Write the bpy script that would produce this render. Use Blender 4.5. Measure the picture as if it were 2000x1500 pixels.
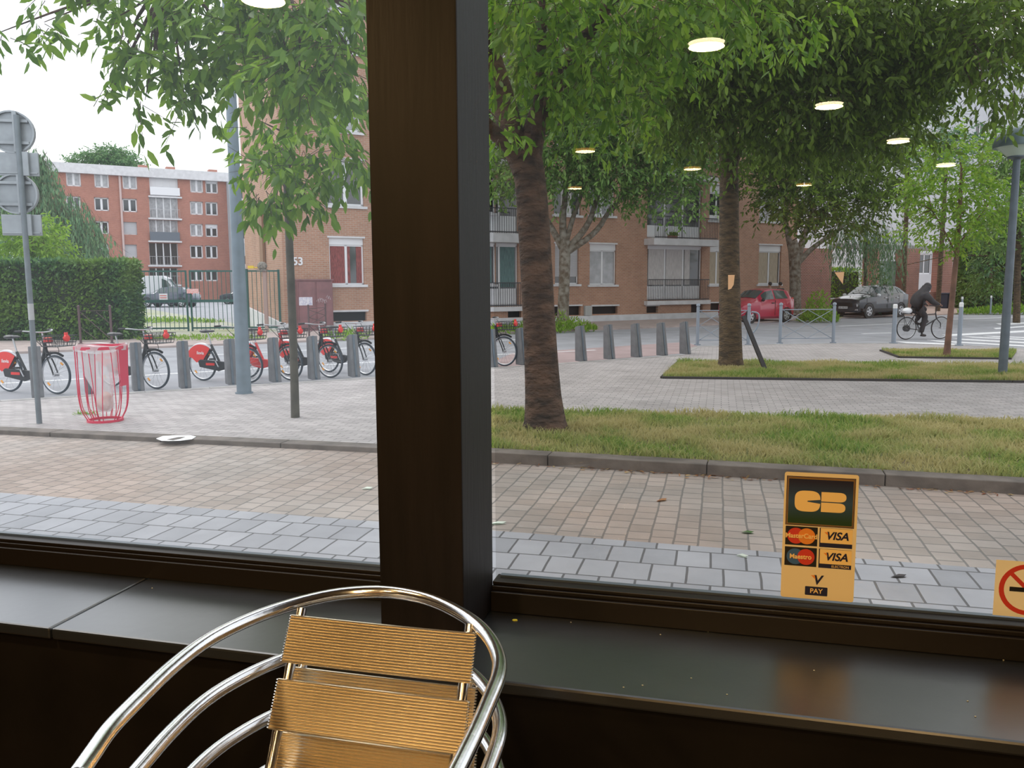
import bpy, math, random
import numpy as np
from mathutils import Vector, Matrix

random.seed(7); RNG = np.random.default_rng(7)
for o in list(bpy.data.objects): bpy.data.objects.remove(o)
sc = bpy.context.scene
COL = sc.collection
R = math.radians

# ---------------------------------------------------------------- camera, light, exposure
FPX, EYE = 1600.0, 1.75
TH = math.atan(193.0/FPX); RHO = R(0.28)
w_ = Vector((0, math.cos(TH), -math.sin(TH)))
r0 = Vector((1, 0, 0)); u0 = Vector((0, math.sin(TH), math.cos(TH)))
r_ = math.cos(RHO)*r0 - math.sin(RHO)*u0
u_ = math.sin(RHO)*r0 + math.cos(RHO)*u0
cam_data = bpy.data.cameras.new('camera')
cam_data.sensor_width = 36; cam_data.lens = 36*FPX/2000
cam_data.clip_start = 0.05; cam_data.clip_end = 500
cam = bpy.data.objects.new('camera', cam_data); COL.objects.link(cam)
m = Matrix((r_, u_, -w_)).transposed().to_4x4(); m.translation = Vector((0, 0, EYE))
cam.matrix_world = m
sc.camera = cam

world = bpy.data.worlds.new('overcast_sky'); sc.world = world; world.use_nodes = True
wn, wl = world.node_tree.nodes, world.node_tree.links
bg = wn['Background']
tc = wn.new('ShaderNodeTexCoord'); nz = wn.new('ShaderNodeTexNoise'); nz.inputs['Scale'].default_value = 2.2
nz.inputs['Detail'].default_value = 5
cr = wn.new('ShaderNodeValToRGB')
cr.color_ramp.elements[0].position = 0.35; cr.color_ramp.elements[0].color = (0.78, 0.86, 0.98, 1)
cr.color_ramp.elements[1].position = 0.62; cr.color_ramp.elements[1].color = (1.0, 1.0, 1.0, 1)
wl.new(tc.outputs['Generated'], nz.inputs['Vector']); wl.new(nz.outputs['Fac'], cr.inputs['Fac'])
wl.new(cr.outputs['Color'], bg.inputs['Color']); bg.inputs['Strength'].default_value = 1.35

sd = bpy.data.lights.new('hazy_sun', 'SUN'); sd.energy = 0.9; sd.angle = R(35); sd.color = (1, .96, .9)
sun = bpy.data.objects.new('hazy_sun', sd); COL.objects.link(sun)
sun.rotation_euler = Vector((0.55, -0.35, -1.0)).to_track_quat('-Z', 'Y').to_euler()

vs = sc.view_settings; sc.display_settings.display_device = 'sRGB'
vs.view_transform = 'Standard'; vs.look = 'None'; vs.gamma = 1.0; vs.use_curve_mapping = False
vs.exposure = 0.43
cy = sc.cycles
cy.max_bounces = 8; cy.transparent_max_bounces = 12; cy.diffuse_bounces = 4; cy.glossy_bounces = 4
cy.transmission_bounces = 6; cy.use_denoising = True; cy.caustics_reflective = False; cy.caustics_refractive = False

# ---------------------------------------------------------------- measuring: picture point -> place
def ray(px, py): return (w_ + r_*((px-1000)/FPX) + u_*((750-py)/FPX))
def W(px, py, d):                       # the point at depth d (metres forward)
    v = ray(px, py); return Vector((0, 0, EYE)) + v*(d/v.y)
def G(px, py, z=0.0):
    v = ray(px, py); return Vector((0, 0, EYE)) + v*((z-EYE)/v.z)
# shop frame: s along the window (to the right), q outwards, z up
SO = Vector((-0.0580, 2.1128, 0)); SA = R(-14.2)
sa = Vector((math.cos(SA), math.sin(SA), 0)); sn = Vector((-math.sin(SA), math.cos(SA), 0))
def S(s, q, z=0): return SO + sa*s + sn*q + Vector((0, 0, z))
def toS(p): d = p-SO; return Vector((d.dot(sa), d.dot(sn), p.z))
def SP(px, py, q):                      # picture point -> (s, z) on the shop plane at q
    v = ray(px, py); c = Vector((0, 0, EYE))
    t = (q-(c-SO).dot(sn))/v.dot(sn); p = c+v*t
    return toS(p).x, p.z
# road frame
KO = Vector((-8.0, 12.8, 0)); KA = R(31)
ku = Vector((math.cos(KA), math.sin(KA), 0)); kv = Vector((-math.sin(KA), math.cos(KA), 0))
def K(u, v, z=0): return KO + ku*u + kv*v + Vector((0, 0, z))
def KP(px, py, v, ko=None):             # picture point -> (u, z) on the vertical plane at v
    rr = ray(px, py); c = Vector((0, 0, EYE)); t = (v-(c-KO).dot(kv))/rr.dot(kv); p = c+rr*t
    return (p-KO).dot(ku), p.z
def KPx(px, v, z=0.0):                  # u of the road-frame line at v seen at column px (ground)
    lo, hi = -60.0, 150.0
    for _ in range(50):
        mid = (lo+hi)/2; p = K(mid, v, z)-Vector((0, 0, EYE))
        x = 1000+FPX*p.dot(r_)/p.dot(w_)
        if x < px: lo = mid
        else: hi = mid
    return (lo+hi)/2

# ---------------------------------------------------------------- materials
MATS = {}
def nodes(name):
    m = bpy.data.materials.new(name); m.use_nodes = True
    nt = m.node_tree; return m, nt.nodes, nt.links, nt.nodes['Principled BSDF']
def mat(name, col, rough=0.6, metal=0.0, vary=0.0, scale=8.0, bump=0.0, bscale=None, col2=None, coat=0.0, spec=None, trans=0.0, emis=None, estr=0.0, stretch=None, island=0.0, alpha=None):
    if name in MATS: return MATS[name]
    m, n, l, b = nodes(name)
    b.inputs['Base Color'].default_value = (*col, 1); b.inputs['Roughness'].default_value = rough
    b.inputs['Metallic'].default_value = metal
    if coat: b.inputs['Coat Weight'].default_value = coat; b.inputs['Coat Roughness'].default_value = .05
    if spec is not None: b.inputs['Specular IOR Level'].default_value = spec
    if emis: b.inputs['Emission Color'].default_value = (*emis, 1); b.inputs['Emission Strength'].default_value = estr
    tcn = n.new('ShaderNodeTexCoord'); mp = n.new('ShaderNodeMapping'); l.new(tcn.outputs['Object'], mp.inputs['Vector'])
    if stretch: mp.inputs['Scale'].default_value = stretch
    if vary or col2:
        nt = n.new('ShaderNodeTexNoise'); nt.inputs['Scale'].default_value = scale; nt.inputs['Detail'].default_value = 6
        l.new(mp.outputs['Vector'], nt.inputs['Vector'])
        rp = n.new('ShaderNodeValToRGB'); rp.color_ramp.elements[0].position = .35; rp.color_ramp.elements[1].position = .65
        c2 = col2 if col2 else tuple(min(1, c*(1+vary)) for c in col)
        c1 = col if col2 else tuple(c*(1-vary) for c in col)
        rp.color_ramp.elements[0].color = (*c1, 1); rp.color_ramp.elements[1].color = (*c2, 1)
        l.new(nt.outputs['Fac'], rp.inputs['Fac']); l.new(rp.outputs['Color'], b.inputs['Base Color'])
    if bump:
        nb = n.new('ShaderNodeTexNoise'); nb.inputs['Scale'].default_value = bscale or scale*4; nb.inputs['Detail'].default_value = 5
        l.new(mp.outputs['Vector'], nb.inputs['Vector'])
        bp = n.new('ShaderNodeBump'); bp.inputs['Strength'].default_value = min(1, bump); bp.inputs['Distance'].default_value = .02 if bump < 1 else .07
        l.new(nb.outputs['Fac'], bp.inputs['Height']); l.new(bp.outputs['Normal'], b.inputs['Normal'])
    MATS[name] = m; return m

def brick(name, axes, bw, rh, mortar, c1, c2, cm, rough=.75, offset=.5, big=None, bump=.5, bias=0.0, wear=.35, warp=0.0):
    """brick pattern; axes = which object axes run along the row and across the rows"""
    m, n, l, b = nodes(name)
    t = n.new('ShaderNodeTexCoord'); sp = n.new('ShaderNodeSeparateXYZ'); cb = n.new('ShaderNodeCombineXYZ')
    if warp:
        nw = n.new('ShaderNodeTexNoise'); nw.inputs['Scale'].default_value = 1.7; nw.inputs['Detail'].default_value = 3
        l.new(t.outputs['Object'], nw.inputs['Vector'])
        vm = n.new('ShaderNodeVectorMath'); vm.operation = 'MULTIPLY_ADD'
        vm.inputs[1].default_value = (warp,)*3
        l.new(nw.outputs['Color'], vm.inputs[0]); l.new(t.outputs['Object'], vm.inputs[2]); l.new(vm.outputs[0], sp.inputs[0])
    else: l.new(t.outputs['Object'], sp.inputs[0])
    l.new(sp.outputs[axes[0]], cb.inputs[0]); l.new(sp.outputs[axes[1]], cb.inputs[1])
    bt = n.new('ShaderNodeTexBrick'); l.new(cb.outputs[0], bt.inputs['Vector'])
    bt.offset = offset; bt.inputs['Scale'].default_value = 1.0
    bt.inputs['Brick Width'].default_value = bw; bt.inputs['Row Height'].default_value = rh
    bt.inputs['Mortar Size'].default_value = mortar; bt.inputs['Mortar Smooth'].default_value = .3
    bt.inputs['Bias'].default_value = bias
    bt.inputs['Color1'].default_value = (*c1, 1); bt.inputs['Color2'].default_value = (*c2, 1); bt.inputs['Mortar'].default_value = (*cm, 1)
    ns = n.new('ShaderNodeTexNoise'); ns.inputs['Scale'].default_value = .9; ns.inputs['Detail'].default_value = 8; ns.inputs['Roughness'].default_value = .65
    l.new(t.outputs['Object'], ns.inputs['Vector'])
    mr = n.new('ShaderNodeMapRange'); mr.inputs['From Min'].default_value = .3; mr.inputs['From Max'].default_value = .7
    mr.inputs['To Min'].default_value = 1-wear; mr.inputs['To Max'].default_value = 1+wear*.6
    l.new(ns.outputs['Fac'], mr.inputs['Value'])
    mx = n.new('ShaderNodeVectorMath'); mx.operation = 'SCALE'
    l.new(bt.outputs['Color'], mx.inputs[0]); l.new(mr.outputs['Result'], mx.inputs['Scale'])
    last = mx.outputs[0]
    if big:
        n2 = n.new('ShaderNodeTexNoise'); n2.inputs['Scale'].default_value = .45; n2.inputs['Detail'].default_value = 3
        l.new(t.outputs['Object'], n2.inputs['Vector'])
        r2 = n.new('ShaderNodeValToRGB'); r2.color_ramp.elements[0].position = .42; r2.color_ramp.elements[1].position = .6
        r2.color_ramp.elements[0].color = (1, 1, 1, 1); r2.color_ramp.elements[1].color = (*big, 1)
        l.new(n2.outputs['Fac'], r2.inputs['Fac'])
        m2 = n.new('ShaderNodeVectorMath'); m2.operation = 'MULTIPLY'
        l.new(last, m2.inputs[0]); l.new(r2.outputs['Color'], m2.inputs[1]); last = m2.outputs[0]
    l.new(last, b.inputs['Base Color']); b.inputs['Roughness'].default_value = rough
    if bump:
        iv = n.new('ShaderNodeMath'); iv.operation = 'SUBTRACT'; iv.inputs[0].default_value = 1; l.new(bt.outputs['Fac'], iv.inputs[1])
        nf = n.new('ShaderNodeTexNoise'); nf.inputs['Scale'].default_value = 25; l.new(t.outputs['Object'], nf.inputs['Vector'])
        ad = n.new('ShaderNodeMath'); ad.operation = 'MULTIPLY_ADD'; ad.inputs[1].default_value = .35
        l.new(nf.outputs['Fac'], ad.inputs[0]); l.new(iv.outputs[0], ad.inputs[2])
        bp = n.new('ShaderNodeBump'); bp.inputs['Strength'].default_value = bump; bp.inputs['Distance'].default_value = .01
        l.new(ad.outputs[0], bp.inputs['Height']); l.new(bp.outputs['Normal'], b.inputs['Normal'])
    MATS[name] = m; return m

def leafmat(name, ca, cb, cc, transl=.45, rough=.45, patch=None):
    m = bpy.data.materials.new(name); m.use_nodes = True
    n, l = m.node_tree.nodes, m.node_tree.links; b = n['Principled BSDF']; out = n['Material Output']
    g = n.new('ShaderNodeNewGeometry'); rp = n.new('ShaderNodeValToRGB')
    e = rp.color_ramp.elements; e[0].color = (*ca, 1); e[1].color = (*cc, 1); mid = e.new(.5); mid.color = (*cb, 1)
    l.new(g.outputs['Random Per Island'], rp.inputs['Fac'])
    c = rp.outputs['Color']
    if patch:
        t = n.new('ShaderNodeTexCoord'); ns = n.new('ShaderNodeTexNoise'); ns.inputs['Scale'].default_value = patch[1]; ns.inputs['Detail'].default_value = 4
        l.new(t.outputs['Object'], ns.inputs['Vector'])
        r2 = n.new('ShaderNodeValToRGB'); r2.color_ramp.elements[0].position = .42; r2.color_ramp.elements[1].position = .58
        l.new(ns.outputs['Fac'], r2.inputs['Fac'])
        mx = n.new('ShaderNodeMix'); mx.data_type = 'RGBA'; l.new(r2.outputs['Color'], mx.inputs[0])
        l.new(c, mx.inputs[6]); mx.inputs[7].default_value = (*patch[0], 1); c = mx.outputs[2]
    l.new(c, b.inputs['Base Color']); b.inputs['Roughness'].default_value = rough
    tr = n.new('ShaderNodeBsdfTranslucent'); l.new(c, tr.inputs['Color'])
    ms = n.new('ShaderNodeMixShader'); ms.inputs[0].default_value = transl
    l.new(b.outputs[0], ms.inputs[1]); l.new(tr.outputs[0], ms.inputs[2]); l.new(ms.outputs[0], out.inputs['Surface'])
    MATS[name] = m; return m

def glassmat(name, dust=0.0, refl=1.0, tint=(1, 1, 1)):
    m = bpy.data.materials.new(name); m.use_nodes = True
    n, l = m.node_tree.nodes, m.node_tree.links; out = n['Material Output']; n.remove(n['Principled BSDF'])
    tr = n.new('ShaderNodeBsdfTransparent'); tr.inputs['Color'].default_value = (*tint, 1)
    gl = n.new('ShaderNodeBsdfGlossy'); gl.inputs['Roughness'].default_value = 0.0
    lw = n.new('ShaderNodeFresnel'); lw.inputs['IOR'].default_value = 1.5
    ml = n.new('ShaderNodeMath'); ml.operation = 'MULTIPLY'; ml.inputs[1].default_value = refl; l.new(lw.outputs[0], ml.inputs[0])
    ms = n.new('ShaderNodeMixShader'); l.new(ml.outputs[0], ms.inputs[0]); l.new(tr.outputs[0], ms.inputs[1]); l.new(gl.outputs[0], ms.inputs[2])
    last = ms.outputs[0]
    if dust:
        tl = n.new('ShaderNodeBsdfTranslucent'); tl.inputs['Color'].default_value = (.85, .93, 1, 1)  # dust veil that also carries the left pane's sky glare
        m2 = n.new('ShaderNodeMixShader'); m2.inputs[0].default_value = dust
        l.new(last, m2.inputs[1]); l.new(tl.outputs[0], m2.inputs[2]); last = m2.outputs[0]
    l.new(last, out.inputs['Surface']); MATS[name] = m; return m

# ---------------------------------------------------------------- mesh builder
class MB:
    def __init__(s): s.v = []; s.f = []; s.M = Matrix.Identity(4)
    def add(s, vs, fs):
        b = len(s.v); s.v += [tuple(s.M @ Vector(p)) for p in vs]; s.f += [tuple(b+i for i in f) for f in fs]; return s
    def box(s, c, d, rot=0.0, M=None):
        x, y, z = d[0]/2, d[1]/2, d[2]/2
        vs = [Vector((a*x, b*y, e*z)) for e in (-1, 1) for b in (-1, 1) for a in (-1, 1)]
        Mr = M.to_3x3() if M else Matrix.Rotation(rot, 3, 'Z')
        return s.add([Mr @ p + Vector(c) for p in vs], [(0, 2, 3, 1), (4, 5, 7, 6), (0, 1, 5, 4), (2, 6, 7, 3), (0, 4, 6, 2), (1, 3, 7, 5)])
    def bb(s, a, b):
        a, b = Vector(a), Vector(b); return s.box((a+b)/2, b-a)
    def poly(s, pts): return s.add(pts, [tuple(range(len(pts)))])
    def prism(s, pts, off):
        n = len(pts); off = Vector(off); a = [Vector(p) for p in pts]
        return s.add(a+[p+off for p in a], [tuple(range(n))[::-1], tuple(range(n, 2*n))]+[(i, (i+1) % n, n+(i+1) % n, n+i) for i in range(n)])
    def tube(s, pts, r, seg=8, caps=True, closed=False):
        P = [Vector(p) for p in pts]; n = len(P); rs = r if isinstance(r, (list, tuple)) else [r]*n
        if n < 2: return s
        T = []
        for i in range(n):
            if closed: t = P[(i+1) % n]-P[(i-1) % n]
            else: t = P[min(i+1, n-1)]-P[max(i-1, 0)]
            T.append(t.normalized() if t.length > 1e-9 else Vector((0, 0, 1)))
        a = T[0].orthogonal().normalized(); vs = []
        for i in range(n):
            a = (a - T[i]*a.dot(T[i]))
            a = a.normalized() if a.length > 1e-6 else T[i].orthogonal().normalized()
            b = T[i].cross(a)
            vs += [P[i]+(a*math.cos(2*math.pi*k/seg)+b*math.sin(2*math.pi*k/seg))*rs[i] for k in range(seg)]
        fs = []
        for i in range(n if closed else n-1):
            j = (i+1) % n
            for k in range(seg):
                fs.append((i*seg+k, i*seg+(k+1) % seg, j*seg+(k+1) % seg, j*seg+k))
        if caps and not closed: fs += [tuple(range(seg))[::-1], tuple((n-1)*seg+k for k in range(seg))]
        return s.add(vs, fs)
    def lathe(s, prof, c=(0, 0, 0), seg=20, axis='Z', M=None):
        vs = []; fs = []; n = len(prof)
        for k in range(seg):
            a = 2*math.pi*k/seg
            for r, h in prof:
                p = Vector((r*math.cos(a), r*math.sin(a), h))
                if axis == 'Y': p = Vector((p.x, p.z, p.y))
                if axis == 'X': p = Vector((p.z, p.x, p.y))
                if M: p = M.to_3x3() @ p
                vs.append(p+Vector(c))
        for k in range(seg):
            j = (k+1) % seg
            for i in range(n-1): fs.append((k*n+i, j*n+i, j*n+i+1, k*n+i+1))
        return s.add(vs, fs)
    def disc(s, c, r, nrm=(0, 0, 1), seg=24, th=.002):
        n_ = Vector(nrm).normalized(); c = Vector(c)
        return s.tube([c-n_*th/2, c+n_*th/2], r, seg)
    def ball(s, c, r, seg=12):
        if not isinstance(r, (tuple, list)): r = (r, r, r)
        n = seg//2; b = [(math.sin(math.pi*i/n), -math.cos(math.pi*i/n)) for i in range(n+1)]
        old = s.M; s.M = old @ Matrix.Translation(Vector(c)) @ Matrix.Diagonal((*r, 1)); s.lathe(b, (0, 0, 0), seg); s.M = old; return s
    def build(s, name, material, parent=None, smooth=False, bevel=0.0, loc=None):
        me = bpy.data.meshes.new(name); me.from_pydata(s.v, [], s.f); me.validate()
        if smooth: me.shade_smooth()
        if material: me.materials.append(material)
        o = bpy.data.objects.new(name, me); COL.objects.link(o)
        if parent: o.parent = parent
        if loc is not None: o.location = loc
        if bevel:
            bm_ = o.modifiers.new('bevel', 'BEVEL'); bm_.width = bevel; bm_.segments = 2; bm_.limit_method = 'ANGLE'
        if smooth:
            try: me.set_sharp_from_angle(angle=R(40))
            except Exception: pass
        return o
def tag(o, label=None, cat=None, group=None, kind=None):
    if label: o['label'] = label
    if cat: o['category'] = cat
    if group: o['group'] = group
    if kind: o['kind'] = kind
    return o
def thing(name, label, cat, loc=(0, 0, 0), rz=0.0, group=None):
    o = bpy.data.objects.new(name, None); COL.objects.link(o); o.empty_display_size = .2
    o.location = loc; o.rotation_euler = (0, 0, rz); return tag(o, label, cat, group)
def struct(o): o['kind'] = 'structure'; return o
def copy_tree(o, parent=None):
    c = o.copy(); COL.objects.link(c)
    if parent: c.parent = parent
    for ch in list(KIDS.get(o.name, [])) or [x for x in bpy.data.objects if x.parent == o]: copy_tree(ch, c)
    return c
KIDS = {}
def text(body, size, name, material, parent, loc, rot, extrude=.0004, align='CENTER', shear=0.0, bold=0.0, sx=1.0):
    cu = bpy.data.curves.new(name, 'FONT'); cu.body = body; cu.size = size; cu.extrude = extrude; cu.align_x = align; cu.align_y = 'CENTER'
    cu.shear = shear; cu.offset = bold
    t = bpy.data.objects.new('tmp', cu); COL.objects.link(t); dg = bpy.context.evaluated_depsgraph_get()
    me = bpy.data.meshes.new_from_object(t.evaluated_get(dg)); me.name = name
    bpy.data.objects.remove(t); me.materials.clear(); me.materials.append(material)
    o = bpy.data.objects.new(name, me); COL.objects.link(o); o.parent = parent
    o.location = loc; o.rotation_euler = rot; o.scale = (sx, 1, 1); return o
def skin(name, joints, edges, material, parent=None, sub=2, root=0):
    me = bpy.data.meshes.new(name); me.from_pydata([Vector(j[:3]) for j in joints], edges, []); me.materials.append(material)
    o = bpy.data.objects.new(name, me); COL.objects.link(o)
    if parent: o.parent = parent
    sm = o.modifiers.new('skin', 'SKIN'); sm.use_smooth_shade = True
    for i, j in enumerate(joints):
        d = me.skin_vertices[0].data[i]; rr = j[3]; d.radius = rr if isinstance(rr, tuple) else (rr, rr); d.use_root = (i == root)
    sb = o.modifiers.new('sub', 'SUBSURF'); sb.levels = sub; sb.render_levels = sub
    return o

# ---------------------------------------------------------------- foliage
LEAF = np.array([(0, 0, 0), (.28, .17, .03), (.68, .15, .02), (1, 0, -.06), (.68, -.15, .02), (.28, -.17, .03)], float)
def nmesh(name, verts, quads, material, parent):
    me = bpy.data.meshes.new(name); nv, nf = len(verts), len(quads); k = quads.shape[1]
    me.vertices.add(nv); me.vertices.foreach_set('co', verts.astype(np.float32).ravel())
    me.loops.add(nf*k); me.loops.foreach_set('vertex_index', quads.astype(np.int32).ravel())
    me.polygons.add(nf); me.polygons.foreach_set('loop_start', np.arange(0, nf*k, k, dtype=np.int32))
    me.polygons.foreach_set('loop_total', np.full(nf, k, np.int32)) if False else None
    me.update(calc_edges=True); me.materials.append(material)
    o = bpy.data.objects.new(name, me); COL.objects.link(o); o.parent = parent; return o
def norm(a): return a/np.maximum(np.linalg.norm(a, axis=-1, keepdims=True), 1e-9)
def leaves_at(P, D, size, wid=1.0, flat=.5):
    """P base points, D directions; returns verts/quads"""
    n = len(P); D = norm(D)
    up = np.tile(np.array([0, 0, 1.0]), (n, 1))*flat + RNG.normal(size=(n, 3))*.6
    Y = norm(np.cross(up, D)); Z = np.cross(D, Y)
    sz = size*RNG.uniform(.65, 1.25, n)
    L = LEAF[None]*np.array([1, wid, 1])
    V = P[:, None]+sz[:, None, None]*(L[..., 0:1]*D[:, None]+L[..., 1:2]*Y[:, None]+L[..., 2:3]*Z[:, None])
    base = (np.arange(n)*6)[:, None]
    q = np.concatenate([base+np.array([[0, 5, 4, 3]]), base+np.array([[0, 3, 2, 1]])], 0)
    return V.reshape(-1, 3), q
def foliage(name, parent, material, blobs, leaf, per=9, twig=.45, droop=.5, wid=1.0, twigmat=None, shell=0.0, stuff=True):
    """blobs: (centre, (rx,ry,rz), number of twigs). Leaves sit on short drooping twigs."""
    Ps, Ds, T0, T1 = [], [], [], []
    for c, r, n in blobs:
        n = int(n); u = norm(RNG.normal(size=(n, 3))); rad = RNG.uniform(shell, 1, n)[:, None]**(1/2.2)
        p = np.array(c)[None]+u*rad*np.array(r)[None]
        d = norm(u*np.array([1, 1, .4])+RNG.normal(size=(n, 3))*.6+np.array([0, 0, -droop]))
        tl = twig*RNG.uniform(.6, 1.3, n)[:, None]
        T0.append(p); T1.append(p+d*tl)
        t = np.linspace(.15, 1, per)
        side = norm(np.cross(d, np.array([0, 0, 1.0])+RNG.normal(size=(n, 3))*.3))
        for i, ti in enumerate(t):
            sgn = 1 if i % 2 else -1
            q = p+d*tl*ti+RNG.normal(size=(n, 3))*leaf*.15
            q[:, 2] -= droop*.25*tl[:, 0]*ti*ti
            Ps.append(q); Ds.append(d*.5+side*sgn*.8*(1.1-ti*.6)+np.array([0, 0, -droop])+RNG.normal(size=(n, 3))*.35)
    V, q = leaves_at(np.concatenate(Ps), np.concatenate(Ds), leaf, wid)
    o = nmesh(name, V, q, material, parent)
    if twigmat is not None:
        a = np.concatenate(T0); b = np.concatenate(T1); n = len(a); r = leaf*.02+.001
        d = norm(b-a); x = norm(np.cross(d, [0.3, .2, 1.0])); y = np.cross(d, x)
        ring = [(x*math.cos(k*2.094)+y*math.sin(k*2.094))*r for k in range(3)]
        V = np.stack([a+ring[0], a+ring[1], a+ring[2], b+ring[0]*.5, b+ring[1]*.5, b+ring[2]*.5], 1).reshape(-1, 3)
        base = (np.arange(n)*6)[:, None]
        Q = np.concatenate([base+np.array([[i, (i+1) % 3, (i+1) % 3+3, i+3]]) for i in range(3)], 0)
        nmesh('twigs', V, Q, twigmat, parent)
    return o
def blobs_to_limbs(mb, start_pts, blobs, r0, per=3, seg=6):
    """curved limbs from the nearest given start point to spots inside every blob"""
    for c, r, n in blobs:
        for k in range(per):
            e = Vector(c)+Vector([RNG.uniform(-.7, .7)*r[i] for i in range(3)])
            s_ = min(start_pts, key=lambda p: (Vector(p)-e).length); s_ = Vector(s_)
            mid = s_.lerp(e, .5)+Vector((RNG.normal()*.12, RNG.normal()*.12, .12*(e-s_).length))
            pts = [s_.lerp(mid, t).lerp(mid.lerp(e, t), t) for t in (0, .25, .5, .75, 1)]
            mb.tube(pts, [r0, r0*.8, r0*.55, r0*.35, r0*.12], seg)
# ---------------------------------------------------------------- shared materials
black_paint = mat('black_satin_paint', (.005, .004, .0036), .5, vary=.3, scale=5, bump=.05, spec=.2)
brown_paint = mat('dark_brown_stained_wood', (.0075, .0058, .0062), .5, vary=.3, scale=3, bump=.06, stretch=(6, 6, .6), spec=.25)
ledge_m = mat('black_lacquered_board', (.008, .011, .016), .30, vary=.25, scale=6, bump=.02, spec=.85, coat=.9)
ledge_m.node_tree.nodes['Principled BSDF'].inputs['Coat Roughness'].default_value = .26
rubber = mat('black_rubber', (.01, .01, .011), .6)
alu = mat('polished_aluminium', (.86, .86, .87), .17, 1.0, bump=.03, scale=2, bscale=30)
alu_slat = mat('brushed_aluminium_slat', (.92, .82, .64), .23, 1.0)
steel = mat('dull_steel', (.45, .46, .48), .4, .8)
asphalt = mat('asphalt', (.30, .31, .335), .85, vary=.12, scale=1.2, bump=.5, bscale=120)
redlane = mat('reddish_asphalt', (.36, .275, .275), .85, vary=.12, scale=1.2, bump=.4, bscale=120)
white_line = mat('road_paint_white', (.75, .76, .78), .7, vary=.12, scale=14)
kerb_m = mat('granite_kerb', (.135, .115, .10), .8, vary=.3, scale=4, bump=.3)
soil = mat('soil_and_thatch', (.20, .16, .09), .95, col2=(.16, .20, .06), scale=3, bump=.8, bscale=40)
grey_setts = brick('grey_stone_setts', (0, 1), .215, .30, .008, (.27, .28, .305), (.36, .37, .40), (.10, .10, .105), offset=.35, wear=.22, bump=.6, warp=.02)
brown_setts = brick('brown_stone_setts', (1, 0), .17, .163, .008, (.30, .262, .232), (.375, .335, .305), (.17, .16, .15), offset=.43, wear=.26, big=(.95, .86, .81), bump=.6, warp=.03)
small_pavers = brick('small_grey_brick_pavers', (0, 1), .21, .105, .006, (.33, .31, .305), (.43, .40, .395), (.17, .16, .16), wear=.22, bump=.4)
orange_brick = brick('orange_brick', (0, 2), .22, .075, .010, (.44, .235, .150), (.37, .185, .115), (.42, .33, .26), wear=.18, bump=.3)
red_brick = brick('red_brick', (0, 2), .22, .075, .011, (.33, .10, .065), (.25, .075, .05), (.40, .34, .30), wear=.22, bump=.3)
far_brick = brick('far_red_brick', (0, 2), .22, .075, .008, (.40, .16, .11), (.34, .13, .09), (.45, .27, .22), wear=.12, bump=0)
white_pvc = mat('white_window_plastic', (.74, .75, .78), .4)
white_paint = mat('white_masonry_paint', (.62, .62, .64), .7, vary=.08, scale=3)
dark_pane = mat('dark_window_glass', (.03, .035, .04), .06, spec=.8)
pale_pane = mat('window_glass_over_net_curtain', (.33, .34, .36), .12, vary=.2, scale=3, spec=.7)
shutter_m = brick('roller_shutter', (0, 2), 9.0, .055, .006, (.50, .50, .52), (.47, .47, .49), (.33, .33, .35), bump=.3, wear=.05)
grey_metal = mat('grey_painted_metal', (.10, .13, .16), .45, .2, vary=.12, scale=6)
mid_metal = mat('blue_grey_painted_metal', (.17, .22, .26), .45, .2, vary=.1, scale=5)
brown_metal = mat('brown_painted_metal', (.10, .06, .065), .5, .2)
green_metal = mat('dark_green_painted_metal', (.025, .10, .085), .45, .2)
dark_metal = mat('black_painted_metal', (.02, .022, .026), .45, .2)
red_plastic = mat('red_plastic', (.72, .035, .03), .35)
bark = mat('rough_dark_bark', (.030, .020, .015), .9, col2=(.13, .075, .05), scale=4, bump=1.0, bscale=9, stretch=(1, 1, 2.2))
bark2 = mat('mossy_brown_bark', (.050, .038, .024), .9, col2=(.16, .11, .06), scale=6, bump=1.0, bscale=16, stretch=(1, 1, 3))
bark3 = mat('pale_mottled_bark', (.10, .075, .05), .9, col2=(.26, .24, .20), scale=6, bump=.8, bscale=14)
stem_m = mat('smooth_young_bark', (.07, .065, .05), .8, vary=.3, scale=5, bump=.4)
leaf_near = leafmat('cherry_leaves', (.065, .155, .010), (.14, .28, .02), (.26, .42, .035), .5)
leaf_dark = leafmat('dark_tree_leaves', (.065, .115, .014), (.12, .20, .022), (.21, .33, .035), .5)  # darker green set of leaf tones
leaf_mid = leafmat('street_tree_leaves', (.085, .18, .04), (.15, .29, .06), (.27, .42, .10), .45)
leaf_sapling = leafmat('bright_sapling_leaves', (.13, .28, .02), (.22, .40, .03), (.34, .50, .05), .5)
leaf_far = leafmat('far_tree_leaves', (.07, .17, .06), (.12, .26, .09), (.19, .34, .11), .4)
leaf_hedge = leafmat('hedge_leaves', (.022, .085, .035), (.05, .15, .045), (.12, .26, .05), .25, patch=((.13, .24, .03), .5))
leaf_willow = leafmat('willow_leaves', (.09, .21, .11), (.15, .29, .14), (.23, .38, .18), .4)
leaf_lime = leafmat('lime_green_leaves', (.14, .28, .02), (.22, .40, .03), (.32, .50, .06), .5)
grass_m = leafmat('grass_blades', (.13, .25, .035), (.24, .36, .06), (.42, .44, .14), .5, rough=.7, patch=((.50, .45, .20), .9))

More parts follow.
